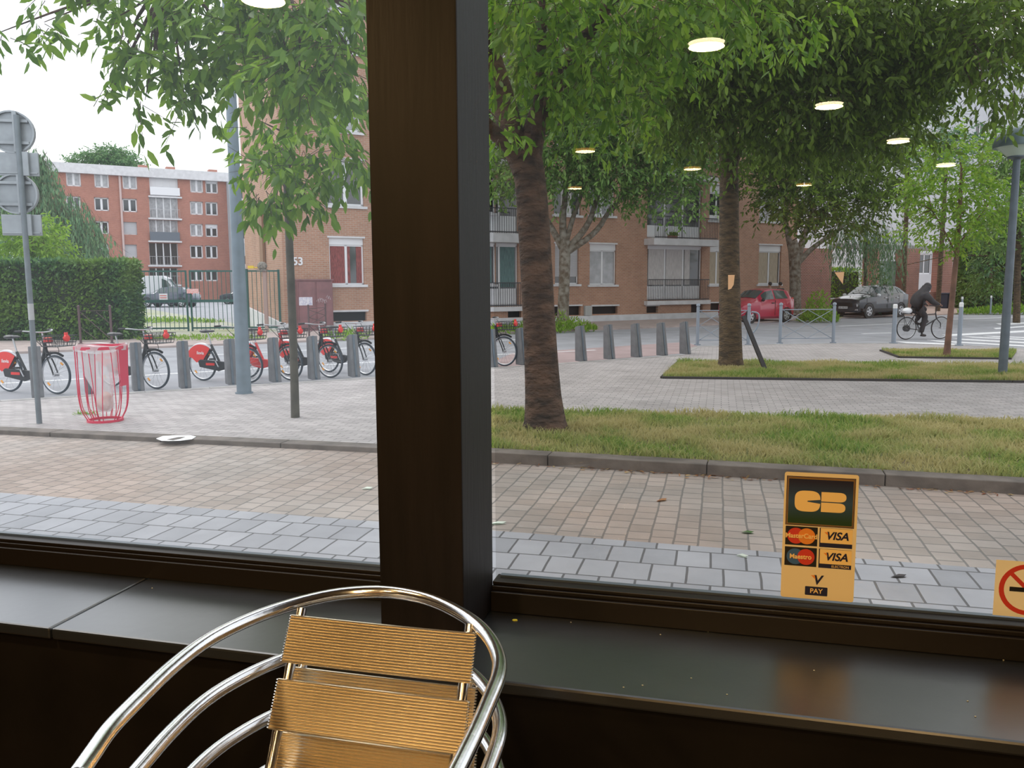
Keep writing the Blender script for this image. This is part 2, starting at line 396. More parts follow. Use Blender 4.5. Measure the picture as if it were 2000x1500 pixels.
def shopo(o): o.location = SO; o.rotation_euler = (0, 0, SA); return o
def roado(o): o.location = KO; o.rotation_euler = (0, 0, KA); return o
def slab(name, pts, z, th, material, fr='S'):
    """flat ground piece from world points, stored in shop or road axes so that its paving lines up"""
    if fr == 'S': loc = [toS(p) for p in pts]
    else: loc = [Vector(((p-KO).dot(ku), (p-KO).dot(kv), 0)) for p in pts]
    a = sum(loc[i].x*loc[(i+1) % len(loc)].y-loc[(i+1) % len(loc)].x*loc[i].y for i in range(len(loc)))
    if a < 0: loc = loc[::-1]
    mb = MB(); mb.prism([(p.x, p.y, z-th) for p in loc], (0, 0, th)); o = mb.build(name, material)
    return struct(shopo(o) if fr == 'S' else roado(o))

# ---------------------------------------------------------------- ground outside
slab('ground_road', [K(-90, -60), K(140, -60), K(140, 160), K(-90, 160)], 0.0, .3, asphalt, 'K')
slab('ground_grey_setts', [S(-16, .12), S(12, .12), S(12, 3.20), S(-16, 3.72)], .012, .05, grey_setts)
slab('ground_brown_setts', [S(-16, 3.725), S(12, 3.205), S(12, 5.95), S(-16, 5.95)], .010, .05, brown_setts)
PZ = .045
back = [(-900, 850), (-300, 803), (0, 783), (740, 737), (960, 719), (1340, 693), (1345, 684), (1362, 677), (1500, 673), (1625, 671), (1745, 671), (1870, 674), (2000, 681), (2500, 710)]
pts = [S(-12, 5.9), S(16, 5.9)]+[G(x, y, PZ) for x, y in back[::-1][:-2]]+[K(-3.2, 0, 0)]
slab('ground_pavement', pts, PZ, .05, small_pavers)
def kerb_run(name, pts, w, z, stone=1.0, material=kerb_m):
    mb = MB()
    for a, b in zip(pts, pts[1:]):
        a, b = Vector(a), Vector(b); L = (b-a).length; n = max(1, round(L/stone)); d = (b-a)/L; rot = math.atan2(d.y, d.x)
        for i in range(n):
            c = a+d*(L*(i+.5)/n); c.z = z/2-.05
            mb.box(c, (L/n-.008, w, z+.1), rot)
    return struct(mb.build(name, material, bevel=.008))
kerb_run('kerb_planter_front', [S(-2.5, 5.77), S(14, 5.0)], .21, .115, 1.5)
kerb_run('kerb_pavement_front', [S(-16, 5.92), S(-2.5, 5.92)], .22, .065, 1.5)
kerb_run('kerb_planter_side', [S(-2.5, 5.88), S(-2.5, 8.40)], .12, .11, 1.2)
kerb_run('kerb_planter_back', [S(-2.5, 8.47), S(14, 9.9)], .08, .075, 1.2, mat('dark_kerb', (.03, .03, .03), .8))
kerb_run('kerb_roadside', [K(-3.4, .02)]+[G(x, y, .05) for x, y in back[2:6]], .16, .055, 1.0, mat('pale_kerb', (.33, .32, .31), .8, vary=.15, scale=5))
kerb_run('kerb_roadside_corner', [G(x, y, .05) for x, y in back[6:]], .16, .055, 1.0, MATS['pale_kerb'])
P2 = [G(1293, 744, 0), G(2350, 757, 0), G(2350, 722, 0), G(1326, 712, 0)]
P3 = [G(1757, 703, 0), G(1975, 706, 0), G(1985, 691, 0), G(1720, 689, 0)]
dk = MATS['dark_kerb']
kerb_run('kerb_second_planter', [P2[3], P2[0], P2[1]], .07, .085, 3, dk)
kerb_run('kerb_third_planter', [P3[3], P3[0], P3[1]], .07, .085, 3, dk)

def grassbed(name, label, poly, z, n, h, seed, group=None):
    P = [toS(p) for p in poly]; o = slab('soil_bed', poly, z, z+.02, soil); o['kind'] = 'structure'
    xs = [p.x for p in P]; ys = [p.y for p in P]; rg = np.random.default_rng(seed)
    pts = np.stack([rg.uniform(min(xs), max(xs), n*2), rg.uniform(min(ys), max(ys), n*2)], 1)
    ok = np.zeros(len(pts), bool)
    for i in range(len(P)):
        a, b = P[i], P[(i+1) % len(P)]
        c = ((a.y > pts[:, 1]) != (b.y > pts[:, 1])) & (pts[:, 0] < (b.x-a.x)*(pts[:, 1]-a.y)/((b.y-a.y) or 1e-9)+a.x)
        ok ^= c
    pts = pts[ok][:n]; n = len(pts)
    hh = h*rg.uniform(.4, 1.2, n)*(1+.7*np.sin(pts[:, 0]*2.1+np.sin(pts[:, 1]*3)*1.5)**4)
    a = rg.uniform(0, 2*np.pi, n); lean = rg.uniform(.2, 1.4, n); w = rg.uniform(.004, .009, n)
    d = np.stack([np.cos(a), np.sin(a)], 1); s = np.stack([-d[:, 1], d[:, 0]], 1)*w[:, None]
    z0 = np.full((n, 1), z)
    v0 = np.hstack([pts-s, z0]); v1 = np.hstack([pts+s, z0])
    m1 = pts+d*(lean*hh*.35)[:, None]; v2 = np.hstack([m1+s*.8, z0+hh[:, None]*.6]); v3 = np.hstack([m1-s*.8, z0+hh[:, None]*.6])
    tp = pts+d*(lean*hh)[:, None]; v4 = np.hstack([tp+s*.15, z0+hh[:, None]]); v5 = np.hstack([tp-s*.15, z0+hh[:, None]])
    V = np.stack([v0, v1, v2, v3, v4, v5], 1).reshape(-1, 3); b = (np.arange(n)*6)[:, None]
    q = np.concatenate([b+np.array([[0, 1, 2, 3]]), b+np.array([[3, 2, 4, 5]])], 0)
    g = nmesh(name, V, q, grass_m, None); shopo(g)
    return tag(g, label, 'grass', kind='stuff')
grassbed('grass', 'yellowing grass in the long raised bed nearest the window', [S(-2.42, 5.87), S(11, 5.25), S(11, 9.6), S(-2.42, 8.42)], .095, 75000, .055, 1)
grassbed('grass', 'dry grass bed around the second tree trunk and the leaning post', P2, .07, 42000, .06, 2)
grassbed('grass', 'small grass bed at the foot of the slender leaning sapling', P3, .07, 9000, .06, 3)

# road markings
def strip(pts, w, name='road_line', material=white_line, z=.006):
    mb = MB()
    for a, b in zip(pts, pts[1:]):
        a, b = Vector(a), Vector(b); d = (b-a).normalized(); s = Vector((-d.y, d.x, 0))*w/2
        mb.prism([Vector((p.x, p.y, z-.005)) for p in (a-s, b-s, b+s, a+s)], (0, 0, .005))
    return struct(mb.build(name, material))
strip([G(-60, 753), G(635, 713), G(970, 693), G(1163, 684)], .10)
strip([G(380, 695), G(1080, 660)], .10)
strip([G(1460, 677), G(1524, 672)], .12)
strip([G(1640, 637), G(1780, 631)], .12)
strip([G(1685, 652), G(1740, 650)], .14)
strip([G(1850, 624), G(2100, 616)], .16)
mb = MB()
for (xa, ya, xb, yb, w) in [(1750, 667, 1870, 672, 3.2), (1810, 664, 2000, 675, 3), (1860, 661, 2010, 669, 3), (1880, 657, 2010, 663, 2.4), (1840, 654, 2010, 645, 2.2), (1920, 656, 2010, 659, 2)]:
    mb.prism([G(xa, ya), G(xb, yb), G(xb+20, yb+w), G(xa+20, ya+w)], (0, 0, .006))
mb.prism([G(1940, 641), G(2010, 636), G(2010, 638), G(1945, 643)], (0, 0, .006)); mb.prism([G(1945, 632), G(2010, 629), G(2010, 632), G(1955, 635)], (0, 0, .006))
struct(mb.build('road_crossing', white_line))
slab('ground_cycle_lane', [G(930, 722), G(1340, 690), G(1362, 676), G(1340, 668), G(1000, 690)], .003, .02, redlane, 'K')
# pavement and verges across the road
far_pave = mat('far_pavement', (.36, .30, .28), .85, vary=.15, scale=2, bump=.2)
slab('ground_far_pavement', [K(-60, 10.3), K(24, 10.3), K(45, 13), K(45, 15.6), K(-60, 15.6)], .06, .06, far_pave, 'K')
slab('ground_far_corner', [K(36, 14), K(42, 11.5), K(90, 11.5), K(90, 60), K(36, 60)], .06, .06, mat('pinkish_pavement', (.40, .30, .26), .85, vary=.12, scale=2), 'K')
courtyard = mat('courtyard_gravel', (.38, .37, .35), .9, col2=(.30, .34, .16), scale=.35, bump=.3)
slab('ground_courtyard', [K(-60, 15.5), K(8.9, 15.5), K(8.9, 60), K(-60, 100)], .05, .05, courtyard, 'K')

# ---------------------------------------------------------------- the shop front
def sbox(mb, s0, s1, q0, q1, z0, z1): mb.bb((s0, q0, z0), (s1, q1, z1)); return mb
LZ = .88; FZ = .10; CZ = 3.05; GZ = .957
S0, S1, QB = -4.2, 5.2, -10.2
# ledge boards with a joint
jl = SP(185, 1182, -.2)[0]
js = toS(G(243, 1152, LZ)); je = toS(G(128, 1212, LZ))
mb = MB(); mb.prism([(S0, -.372, LZ-.03), (je.x-.002, -.372, LZ-.03), (js.x-.002, .02, LZ-.03), (S0, .02, LZ-.03)], (0, 0, .03))
mb.prism([(je.x+.002, -.372, LZ-.03), (S1, -.378, LZ-.03), (S1, .02, LZ-.03), (js.x+.002, .02, LZ-.03)], (0, 0, .03))
struct(shopo(mb.build('trim_window_ledge', ledge_m, bevel=.006)))
mb = MB(); sbox(mb, S0, S1, -.355, .10, FZ-.4, LZ-.031); struct(shopo(mb.build('wall_front', black_paint)))
pl0, pl1 = -.218, -.003
mb = MB(); sbox(mb, pl0, pl1, -.235, .028, LZ, CZ-.001); struct(shopo(mb.build('wall_pillar', brown_paint, bevel=.004)))
frame_m = mat('black_window_profile', (.008, .006, .005), .42, spec=.3)
gasket = mat('glazing_bar_lit_edge', (.10, .13, .16), .4)  # bead colour stands for the frame's bluish lit upper edge
glass_l = glassmat('window_pane_dust_glare', dust=.06, refl=1.0); glass_r = glassmat('window_pane_shade_tint', dust=.012, refl=1.0, tint=(.79, .78, .76))  # left: glare veil in the glass; right: tint put in for tree shade
for k, (a, b, g) in enumerate([(S0, pl0-.001, glass_l), (pl1+.001, S1, glass_r)]):
    mb = MB(); sbox(mb, a, b, 0, .09, LZ, GZ-.022); sbox(mb, a, b, .012, .085, GZ-.022, GZ-.010); sbox(mb, a, b, .02, .08, GZ-.010, GZ)
    sbox(mb, a, b, .0, .09, 2.85, CZ-.001)
    for (x0, x1) in ((a, a+.012),) if k == 0 else ((b-.012, b),): sbox(mb, x0, x1, .02, .08, GZ, 2.85)
    wf = struct(shopo(mb.build('window_%d' % (k+1), frame_m, bevel=.002)))
    mb = MB(); sbox(mb, a+.012, b-.012, .055, .072, GZ, GZ+.006); mb.build('glazing_bead', gasket, wf)
    mb = MB(); mb.poly([(a+.001, .05, GZ), (b-.001, .05, GZ), (b-.001, .05, 2.85), (a+.001, .05, 2.85)]); mb.build('glass', g, wf)
# room shell
room = {}
warmwall = mat('warm_ochre_wall', (.55, .30, .11), .7, vary=.08, scale=2)
mb = MB(); sbox(mb, S0, S1, QB, .10, FZ-.1, FZ); struct(shopo(mb.build('floor', brick('dark_floor_tiles', (0, 1), .4, .4, .006, (.06, .05, .045), (.05, .045, .04), (.02, .02, .02), offset=0, rough=.35))))
mb = MB(); sbox(mb, S0, S1, QB, .10, CZ, CZ+.15); struct(shopo(mb.build('ceiling', mat('warm_ceiling', (.30, .19, .09), .7))))
mb = MB(); sbox(mb, S0-.2, S0, QB, .10, FZ-.1, CZ+.15); struct(shopo(mb.build('wall_left', mat('dark_plum_wall', (.05, .035, .03), .8))))
mb = MB(); sbox(mb, S1, S1+.2, QB, .10, FZ-.1, CZ+.15); struct(shopo(mb.build('wall_right', MATS['dark_plum_wall'])))
mb = MB(); sbox(mb, S0, S1, QB-.2, QB, FZ-.1, CZ+.15); struct(shopo(mb.build('wall_back', warmwall)))
lampm = mat('lit_lamp_disc', (1, .9, .7), .5, emis=(1, .80, .50), estr=26); lampd = mat('dim_amber_lamp_disc', (1, .7, .3), .5, emis=(1, .50, .10), estr=5)
ring_m = mat('white_lamp_ring', (.8, .8, .78), .4)
row = ['nearest the window', 'second from the window', 'third from the window', 'furthest from the window']
def downlight(s, q, mt, label, en, grp):
    t = thing('ceiling_lamp', label, 'ceiling lamp', S(s, q, CZ), 0, grp)
    mb = MB(); mb.lathe([(.098, 0), (.106, 0), (.106, -.004), (.098, -.005), (.098, 0)], (0, 0, 0), 28); mb.build('lamp_ring', ring_m, t, True)
    mb = MB(); mb.lathe([(.097, -.002), (.092, -.010), (.07, -.018), (.035, -.022), (0, -.023)], (0, 0, 0), 28); mb.build('lamp_disc', mt, t, True)
    if en:
        l = bpy.data.lights.new('lamp_glow', 'AREA'); l.shape = 'DISK'; l.size = .19; l.energy = en; l.color = (1, .64, .28)
        lo = bpy.data.objects.new('lamp_glow', l); COL.objects.link(lo); lo.parent = t; lo.location = (0, 0, -.026)
for i, (s, q) in enumerate([(.47, -2.60), (1.31, -4.40), (2.11, -6.15), (2.94, -7.95)]):
    downlight(s, q, lampm, 'white hot round ceiling lamp in the right-hand row, '+row[i], 30 if i else 40, 'bright round ceiling lamps')
downlight(-1.45, -1.34, lampm, 'round ceiling lamp mirrored alone at the top of the left pane', 36, 'bright round ceiling lamps')
downlight(-1.10, -3.23, lampm, 'added unseen ceiling lamp that brightens the chair slats', 26, 'bright round ceiling lamps')  # lamp added behind the view to brighten the slats
for s, q, t_ in [(.24, -7.45, 'wide amber glow mirrored left of the second trunk'), (-.72, -5.9, 'small amber glow mirrored high between the trunks'), (-1.34, -8.9, 'low amber glow mirrored beside the nearest trunk'), (1.6, -9.4, 'small amber glow mirrored right of the second trunk')]:
    downlight(s, q, lampd, 'dim amber ceiling lamp, the '+t_, 6, 'dim amber ceiling lamps')

# ---------------------------------------------------------------- stacked chairs
ax = Vector((-.18, -.984, 0)).normalized(); lat = Vector((ax.y, -ax.x, 0))   # facing direction / its left
def cl(px, py, z=1.13): p = G(px, py, z); return p
C0 = Vector((-.315, 1.35, 0))
def chair_local(p): d = p-C0; return Vector((d.dot(lat), d.dot(ax), p.z))
CH = 1.13; base_z = FZ+.0
loop_px = [(150, 1515), (176, 1478), (212, 1425), (262, 1374), (330, 1307), (400, 1252), (480, 1212), (560, 1183), (640, 1163), (700, 1156), (762, 1155), (830, 1167), (880, 1187), (930, 1217), (960, 1250), (977, 1290), (974, 1325), (955, 1370), (932, 1425), (905, 1480), (880, 1530)]
loop = [chair_local(cl(x, y)) for x, y in loop_px]
def smooth_path(P, it=2):
    P = [Vector(p) for p in P]
    for _ in range(it):
        Q = [P[0]]
        for a, b in zip(P, P[1:]): Q += [a.lerp(b, .25), a.lerp(b, .75)]
        Q.append(P[-1]); P = Q
    return P
def make_chair():
    t = thing('bistro_chair', 'x', 'chair', C0, math.atan2(lat.y, lat.x), 'stacked aluminium chairs')
    H = CH-.30                       # chair's own height above its foot: loop at .715
    top = .715; dz = top-CH
    L = smooth_path([(p.x, p.y, p.z+dz) for p in loop], 2)
    a, b = L[0], L[-1]
    legA = [a+Vector((0, .05, -.02)), a+Vector((.0, .085, -.06)), a+Vector((.0, .09, -.12)), Vector((a.x, a.y+.07, .01))]
    legB = [b+Vector((0, .05, -.02)), b+Vector((.0, .085, -.06)), b+Vector((.0, .09, -.12)), Vector((b.x, b.y+.07, .01))]
    path = smooth_path(legA[::-1]+[a], 2)[:-1]+L+smooth_path([b]+legB, 2)[1:]
    mb = MB(); mb.tube(path, .0125, 16); mb.build('arm_and_back_tube', alu, t, True)
    # uprights and back slats
    up = {}
    pl_, pr_ = chair_local(cl(588, 1190)), chair_local(cl(917, 1222)); k = .62
    yb = (pl_.y+pr_.y)/2
    for nm, p in (('l', pl_), ('r', pr_)):
        pts = [Vector((p.x, p.y-.004, top)), Vector((p.x, p.y+k*.20, top-.20)), Vector((p.x, p.y+k*.27, top-.265)), Vector((p.x, p.y+k*.27+.04, top-.29)), Vector((p.x, p.y+.56, top-.30))]
        up[nm] = pts
        mb = MB(); mb.tube(smooth_path(pts, 2), .0095, 12); mb.build('back_upright', alu, t, True)
        # rear leg
        mb = MB(); mb.tube(smooth_path([pts[2]+Vector((0, -.01, 0)), Vector((p.x*1.25, p.y+.02, .3)), Vector((p.x*1.35, p.y-.06, .01))], 2), .0115, 12); mb.build('leg', alu, t, True)
    def slatpanel(d0, d1, nm='back_slat', wide=.014, nr=17):
        mb = MB(); n0 = Vector((0, math.cos(math.atan(k)), math.sin(math.atan(k))))  # outward (towards the sitter, up)
        A0 = up['l'][0]+(up['l'][1]-up['l'][0])*(d0/.20); A1 = up['l'][0]+(up['l'][1]-up['l'][0])*(d1/.20)
        B0 = up['r'][0]+(up['r'][1]-up['r'][0])*(d0/.20); B1 = up['r'][0]+(up['r'][1]-up['r'][0])*(d1/.20)
        ex = (A0-B0).normalized()*wide; prof = []
        for i in range(nr):
            for a_, hgt in ((0, 0), (.25, .0017), (.5, .0024), (.75, .0017)): prof.append(((i+a_)/nr, hgt))
        prof.append((1.0, 0)); nseg = 12; vs = []
        for j in range(nseg+1):
            u = j/nseg; bow = -.010*math.sin(math.pi*u)
            for v, hgt in prof:
                p = (A0+ex).lerp(B0-ex, u).lerp((A1+ex).lerp(B1-ex, u), v); vs.append(p+n0*(.011+hgt+bow))
        np_ = len(prof); nb = len(vs); vs += [Vector(p)-n0*(.0035+(prof[i % np_][1]*2)) for i, p in enumerate(vs)]
        fs = []
        for j in range(nseg):
            for i in range(np_-1):
                q = (j*np_+i, j*np_+i+1, (j+1)*np_+i+1, (j+1)*np_+i); fs.append(q); fs.append(tuple(nb+x for x in q[::-1]))
        for j in (0, nseg):
            for i in range(np_-1): fs.append((j*np_+i, nb+j*np_+i, nb+j*np_+i+1, j*np_+i+1))
        for i in (0, np_-1):
            for j in range(nseg): fs.append((j*np_+i, (j+1)*np_+i, nb+(j+1)*np_+i, nb+j*np_+i))
        mb.add(vs, fs); o = mb.build(nm, alu_slat, t, False)
        # rib ends standing proud at both sides
        for E0, E1, sg in ((A0+ex, A1+ex, 1), (B0-ex, B1-ex, -1)):
            mb = MB()
            for i in range(nr):
                p = E0.lerp(E1, (i+.5)/nr)+n0*.010; mb.ball(p+(A0-B0).normalized()*.001*sg, (.004, .0028, .0018), 6)
            mb.build('rib_ends', alu, o, True)
    slatpanel(.012, .086); slatpanel(.110, .184)
    # seat slats
    mb = MB(); zs = top-.29
    for i in range(11):
        y0 = pl_.y+k*.27+.07+i*.042; mb.box(((pl_.x+pr_.x)/2, y0+.018, zs+.012), (abs(pl_.x-pr_.x)+.05, .036, .006))
    mb.build('seat', alu_slat, t, bevel=.0015)
    return t
ch = make_chair(); kids = [o for o in bpy.data.objects if o.parent == ch]
labs = ['topmost polished aluminium chair of the stack by the window ledge', 'second aluminium chair from the top of the stack by the ledge', 'third aluminium chair from the top of the stack by the ledge', 'lowest aluminium chair of the stack, standing on the floor']
ch.location.z = CH-.715
for i in range(1, 4):
    c = copy_tree(ch); c.location.z = CH-.715-.105*i; c['label'] = labs[i]
ch['label'] = labs[0]

# ---------------------------------------------------------------- stickers on the right pane
qg = .046
def on_glass(px, py): s, z = SP(px, py, qg); return s, z
print_y = mat('print_warm_lit_white', (1.0, .70, .28), .5); stick_y = mat('sticker_backing_warm_lit', (.95, .56, .18), .6); navy = mat('print_navy', (.012, .014, .05), .5); printred = mat('print_red', (.65, .05, .03), .5)  # white sticker stock; warm room light is put into the yellow tones
porange = mat('print_orange', (.85, .28, .04), .5); pblue = mat('print_blue', (.05, .13, .30), .5); pcream = mat('print_warm_lit_cream', (.95, .62, .25), .5); pblack = mat('print_black', (.01, .01, .012), .5)  # cream is white backing with the warm light in its colour
def backlit(m_, w):
    n, l = m_.node_tree.nodes, m_.node_tree.links; b = n['Principled BSDF']; tr = n.new('ShaderNodeBsdfTranslucent')
    tr.inputs['Color'].default_value = b.inputs['Base Color'].default_value
    ms = n.new('ShaderNodeMixShader'); ms.inputs[0].default_value = w; l.new(b.outputs[0], ms.inputs[1]); l.new(tr.outputs[0], ms.inputs[2]); l.new(ms.outputs[0], n['Material Output'].inputs['Surface'])
for m_ in (stick_y, pcream): backlit(m_, .7)
def sgrad():
    m, n, l, b = nodes('print_blue_to_green'); t = n.new('ShaderNodeTexCoord'); s = n.new('ShaderNodeSeparateXYZ'); l.new(t.outputs['Generated'], s.inputs[0])
    r = n.new('ShaderNodeValToRGB'); e = r.color_ramp.elements; e[0].color = (.012, .045, .012, 1); e[0].position = .08; e[1].color = (.010, .010, .035, 1); e[1].position = .95; k = e.new(.5); k.color = (.03, .075, .15, 1)
    l.new(s.outputs[2], r.inputs['Fac']); l.new(r.outputs['Color'], b.inputs['Base Color']); return m
sa0, za0 = on_glass(1533, 921); sa1, _ = on_glass(1679, 928); _, za1 = on_glass(1527, 1165); sb1, zb1 = on_glass(1669, 1178)
sw = sa1-sa0-.001; sh = za0-za1
st = thing('payment_sticker', 'tall white payment card sticker tinted as warmly lit on the right pane above the ledge', 'sticker', S(sa0, qg, za1), SA)
PX = lambda x: (x/590)*sw; PY = lambda y: sh*(1-y/1000)  # in the sticker's own 590 x 1000 layout
def rrect(mb, x0, y0, x1, y1, r, yy, th=.0003):
    pts = []
    for cx, cz, a0 in ((x1-r, y1-r, 0), (x0+r, y1-r, 90), (x0+r, y0+r, 180), (x1-r, y0+r, 270)):
        for k in range(5): a = R(a0+k*22.5); pts.append((cx+r*math.cos(a), yy, cz+r*math.sin(a)))
    mb.prism(pts, (0, -th, 0))
mb = MB(); rrect(mb, 0, 0, sw, sh, .006, 0); fl = mb.build('sticker_backing', stick_y, st)
bm_me = fl.data; nv_ = len(bm_me.vertices)//2; co = [tuple(v.co) for v in bm_me.vertices][nv_:]; bm_me.clear_geometry(); bm_me.from_pydata(co, [], [tuple(range(nv_))])
def plate(name, x0, y0, x1, y1, m_, lvl=1, r=.0005): mb = MB(); rrect(mb, PX(x0), PY(y1), PX(x1), PY(y0), r, -.0004*lvl); return mb.build(name, m_, st)
plate('logo_border', 18, 30, 568, 418, navy, 1); plate('logo_gap', 23, 35, 563, 413, stick_y, 1.6); plate('logo_border', 27, 39, 559, 409, navy, 2.2); plate('logo_gap', 30, 42, 556, 406, stick_y, 2.8)
plate('logo_panel', 36, 50, 550, 400, sgrad(), 3.4)
def shape(name, pts, m_, lvl): mb = MB(); mb.prism([(PX(x), -.0004*lvl, PY(y)) for x, y in pts], (0, -.0003, 0)); return mb.build(name, m_, st)
def sup(cx, cy, rx, ry, a0, a1, n=20, e=.62): return [(cx+rx*math.copysign(abs(math.cos(R(a)))**e, math.cos(R(a))), cy-ry*math.copysign(abs(math.sin(R(a)))**e, math.sin(R(a)))) for a in np.linspace(a0, a1, n)]
shape('letter_c', sup(190, 222, 103, 82, 4, 356, 44)+[(190, 226), (190, 218)], print_y, 4.4)
shape('letter_b', [(300, 144)]+sup(440, 181, 58, 37, 90, -90, 16, .8)+[(300, 218)], print_y, 4.4)
shape('letter_b', [(300, 226)]+sup(435, 263, 58, 37, 90, -90, 16, .8)+[(300, 300)], print_y, 4.4)
for y0, c1, c2, word in ((425, printred, porange, 'MasterCard'), (590, pblue, printred, 'Maestro')):
    plate('card_panel', 22, y0, 282, y0+150, pblack, 3)
    for x, c, lv in ((108, c1, 4), (195, c2, 4.6)):
        mb = MB(); mb.disc((PX(x), -.0004*lv, PY(y0+75)), PX(70), (0, 1, 0), 28, .0003); mb.build('card_disc', c, st)
    text(word, PX(58), 'lettering', print_y, st, (PX(151), -.0030, PY(y0+75)), (R(90), 0, 0), bold=.0004, sx=.92, extrude=.0002)
for y0, t2 in ((425, 0), (590, 1)):
    plate('card_panel', 298, y0, 560, y0+152, navy, 3); plate('card_field', 306, y0+2, 560, y0+118, print_y, 3.8)
    text('VISA', PX(92), 'lettering', navy, st, (PX(437), -.0020, PY(y0+62)), (R(90), 0, 0), shear=.25, bold=.0008, extrude=.0002)
    shape('flash', [(335, y0+32), (362, y0+32), (368, y0+58)], porange, 5.5)
    if t2: text('ELECTRON', PX(28), 'lettering', print_y, st, (PX(472), -.0020, PY(y0+136)), (R(90), 0, 0), extrude=.0002)
plate('pay_panel', 198, 898, 380, 968, navy, 3, .002)
text('PAY', PX(58), 'lettering', print_y, st, (PX(289), -.0020, PY(933)), (R(90), 0, 0), extrude=.0002, bold=.0002)
text('V', PX(112), 'lettering', navy, st, (PX(292), -.0020, PY(845)), (R(90), 0, 0), shear=.2, bold=.0010, extrude=.0002); shape('flash', [(240, 806), (272, 806), (280, 838)], porange, 5)
# no smoking sign, cut by the frame's right edge
s0_, z0_ = on_glass(1946, 1093); _, z1_ = on_glass(1940, 1201); nh = z0_-z1_
ns = thing('no_smoking_sticker', 'square white no smoking sticker tinted as warmly lit at the right end of the pane', 'sticker', S(s0_, qg, z1_), SA)
mb = MB(); mb.poly([(0, 0, 0), (nh, 0, 0), (nh, 0, nh), (0, 0, nh)]); mb.build('sticker_backing', pcream, ns)
cx = nh*.52; ro, ri = nh*.455, nh*.375
mb = MB(); mb.lathe([(ri, -.0010), (ro, -.0010), (ro, -.0006), (ri, -.0006), (ri, -.0010)], (cx, 0, nh*.5), 40, 'Y'); mb.build('ring', printred, ns)
mb = MB(); mb.box((cx, -.0012, nh*.5), (ri*2, .0006, nh*.07), M=Matrix.Rotation(R(45), 4, 'Y')); mb.build('bar', printred, ns)
mb = MB(); mb.bb((cx-nh*.29, -.0022, nh*.46), (cx+nh*.25, -.0017, nh*.54)); mb.build('cigarette', pblack, ns)
# small translucent peach patches on the pane
scrap = mat('peach_pane_patch', (.9, .60, .38), .7); backlit(scrap, .7)
for pts, lb in (([(1422, 537), (1435, 537), (1433, 556), (1428, 564), (1422, 566)], 'small peach patch on the pane over the second trunk'), ([(1630, 532), (1649, 531), (1646, 555)], 'small triangular peach patch on the pane over the garden wall')):
    mb = MB(); q = [on_glass(x, y) for x, y in pts]; mb.poly([(s, qg, z) for s, z in q]); tag(shopo(mb.build('peach_patch', scrap)), lb, 'paper scrap')
# crumbs on the ledge
yel = mat('yellow_petal', (.65, .62, .05), .7)
p = toS(G(1006, 1210, LZ+.002)); mb = MB(); mb.prism([(p.x-.007, p.y-.003, LZ), (p.x-.002, p.y-.006, LZ), (p.x+.007, p.y-.002, LZ), (p.x+.004, p.y+.004, LZ), (p.x-.005, p.y+.003, LZ)], (0, 0, .002))
tag(shopo(mb.build('yellow_petal', yel)), 'small yellow petal lying on the ledge right of the pillar', 'petal')
mb = MB()
for (x, y) in [(1115, 1216), (1383, 1234), (1590, 1310), (1350, 1325), (1218, 1343), (1420, 1357), (1255, 1339), (1905, 1400), (1890, 1370), (1960, 1290), (1290, 1240), (297, 1149), (600, 1180), (468, 1353)]:
    g = toS(G(x, y, LZ)); mb.ball((g.x, max(g.y, -.36), LZ+.001), (.0022, .0016, .001), 6)
tag(shopo(mb.build('crumbs', mat('pale_crumbs', (.5, .5, .4), .8))), 'pale crumbs and dust specks scattered over the black ledge', 'crumbs', kind='stuff')
# ---------------------------------------------------------------- street furniture near the window
def dock(px, py, label):
    p = G(px, py, PZ); t = thing('bike_dock', label, 'bike dock', p, KA, 'grey bicycle docking posts along the kerb')
    mb = MB(); hw0, hw1 = .085, .075
    prof = [(-.15, 0), (.10, 0), (.115, .76), (-.02, .80)]
    mb.prism([(-hw0, y, z) for y, z in prof], (2*hw0, 0, 0)); mb.build('post_body', dock_m, t, bevel=.012)
    mb = MB(); mb.prism([(-.02, y, z) for y, z in [(-.156, .04), (-.150, .0), (-.02, .79), (-.03, .80)]], (.04, 0, 0)); mb.build('front_groove', grey_metal, t)
    mb = MB(); mb.box((0, .03, .77), (.10, .07, .03)); mb.build('lock_plate', steel, t, bevel=.004)
    return t
dock_m = mat('charcoal_docking_post', (.15, .155, .165), .55, .1, vary=.15, scale=5)
docks = [(74, 775, 'behind the sign post at the left edge'), (178, 768, 'seen through the red wire litter basket'), (270, 762, 'beside the white-reflector wheel right of the basket'),
 (361, 757, 'standing free with an empty bay left of the tall lamp mast'), (452, 750, 'immediately left of the tall lamp mast'), (537, 745, 'between the tall mast and the thin tree stem'),
 (613, 740, 'first to the right of the thin tree stem'), (691, 735, 'nearest the pillar on its left side'), (778, 730, 'hidden by the pillar, left one'), (872, 724, 'hidden by the pillar, right one'),
 (960, 717, 'right of the pillar beside the last bicycle'), (1018, 712, 'just left of the nearest tree trunk'), (1134, 705, 'first empty one right of the nearest trunk'), (1189, 701, 'second empty one right of the nearest trunk'),
 (1242, 697, 'third empty one right of the nearest trunk'), (1292, 694, 'last but one at the right end of the row'), (1337, 691, 'last at the right end of the row by the cross-braced barrier')]
for x, y, lb in docks:
    if 'hidden' in lb: continue
    dock(x, y, 'grey docking post, '+lb)

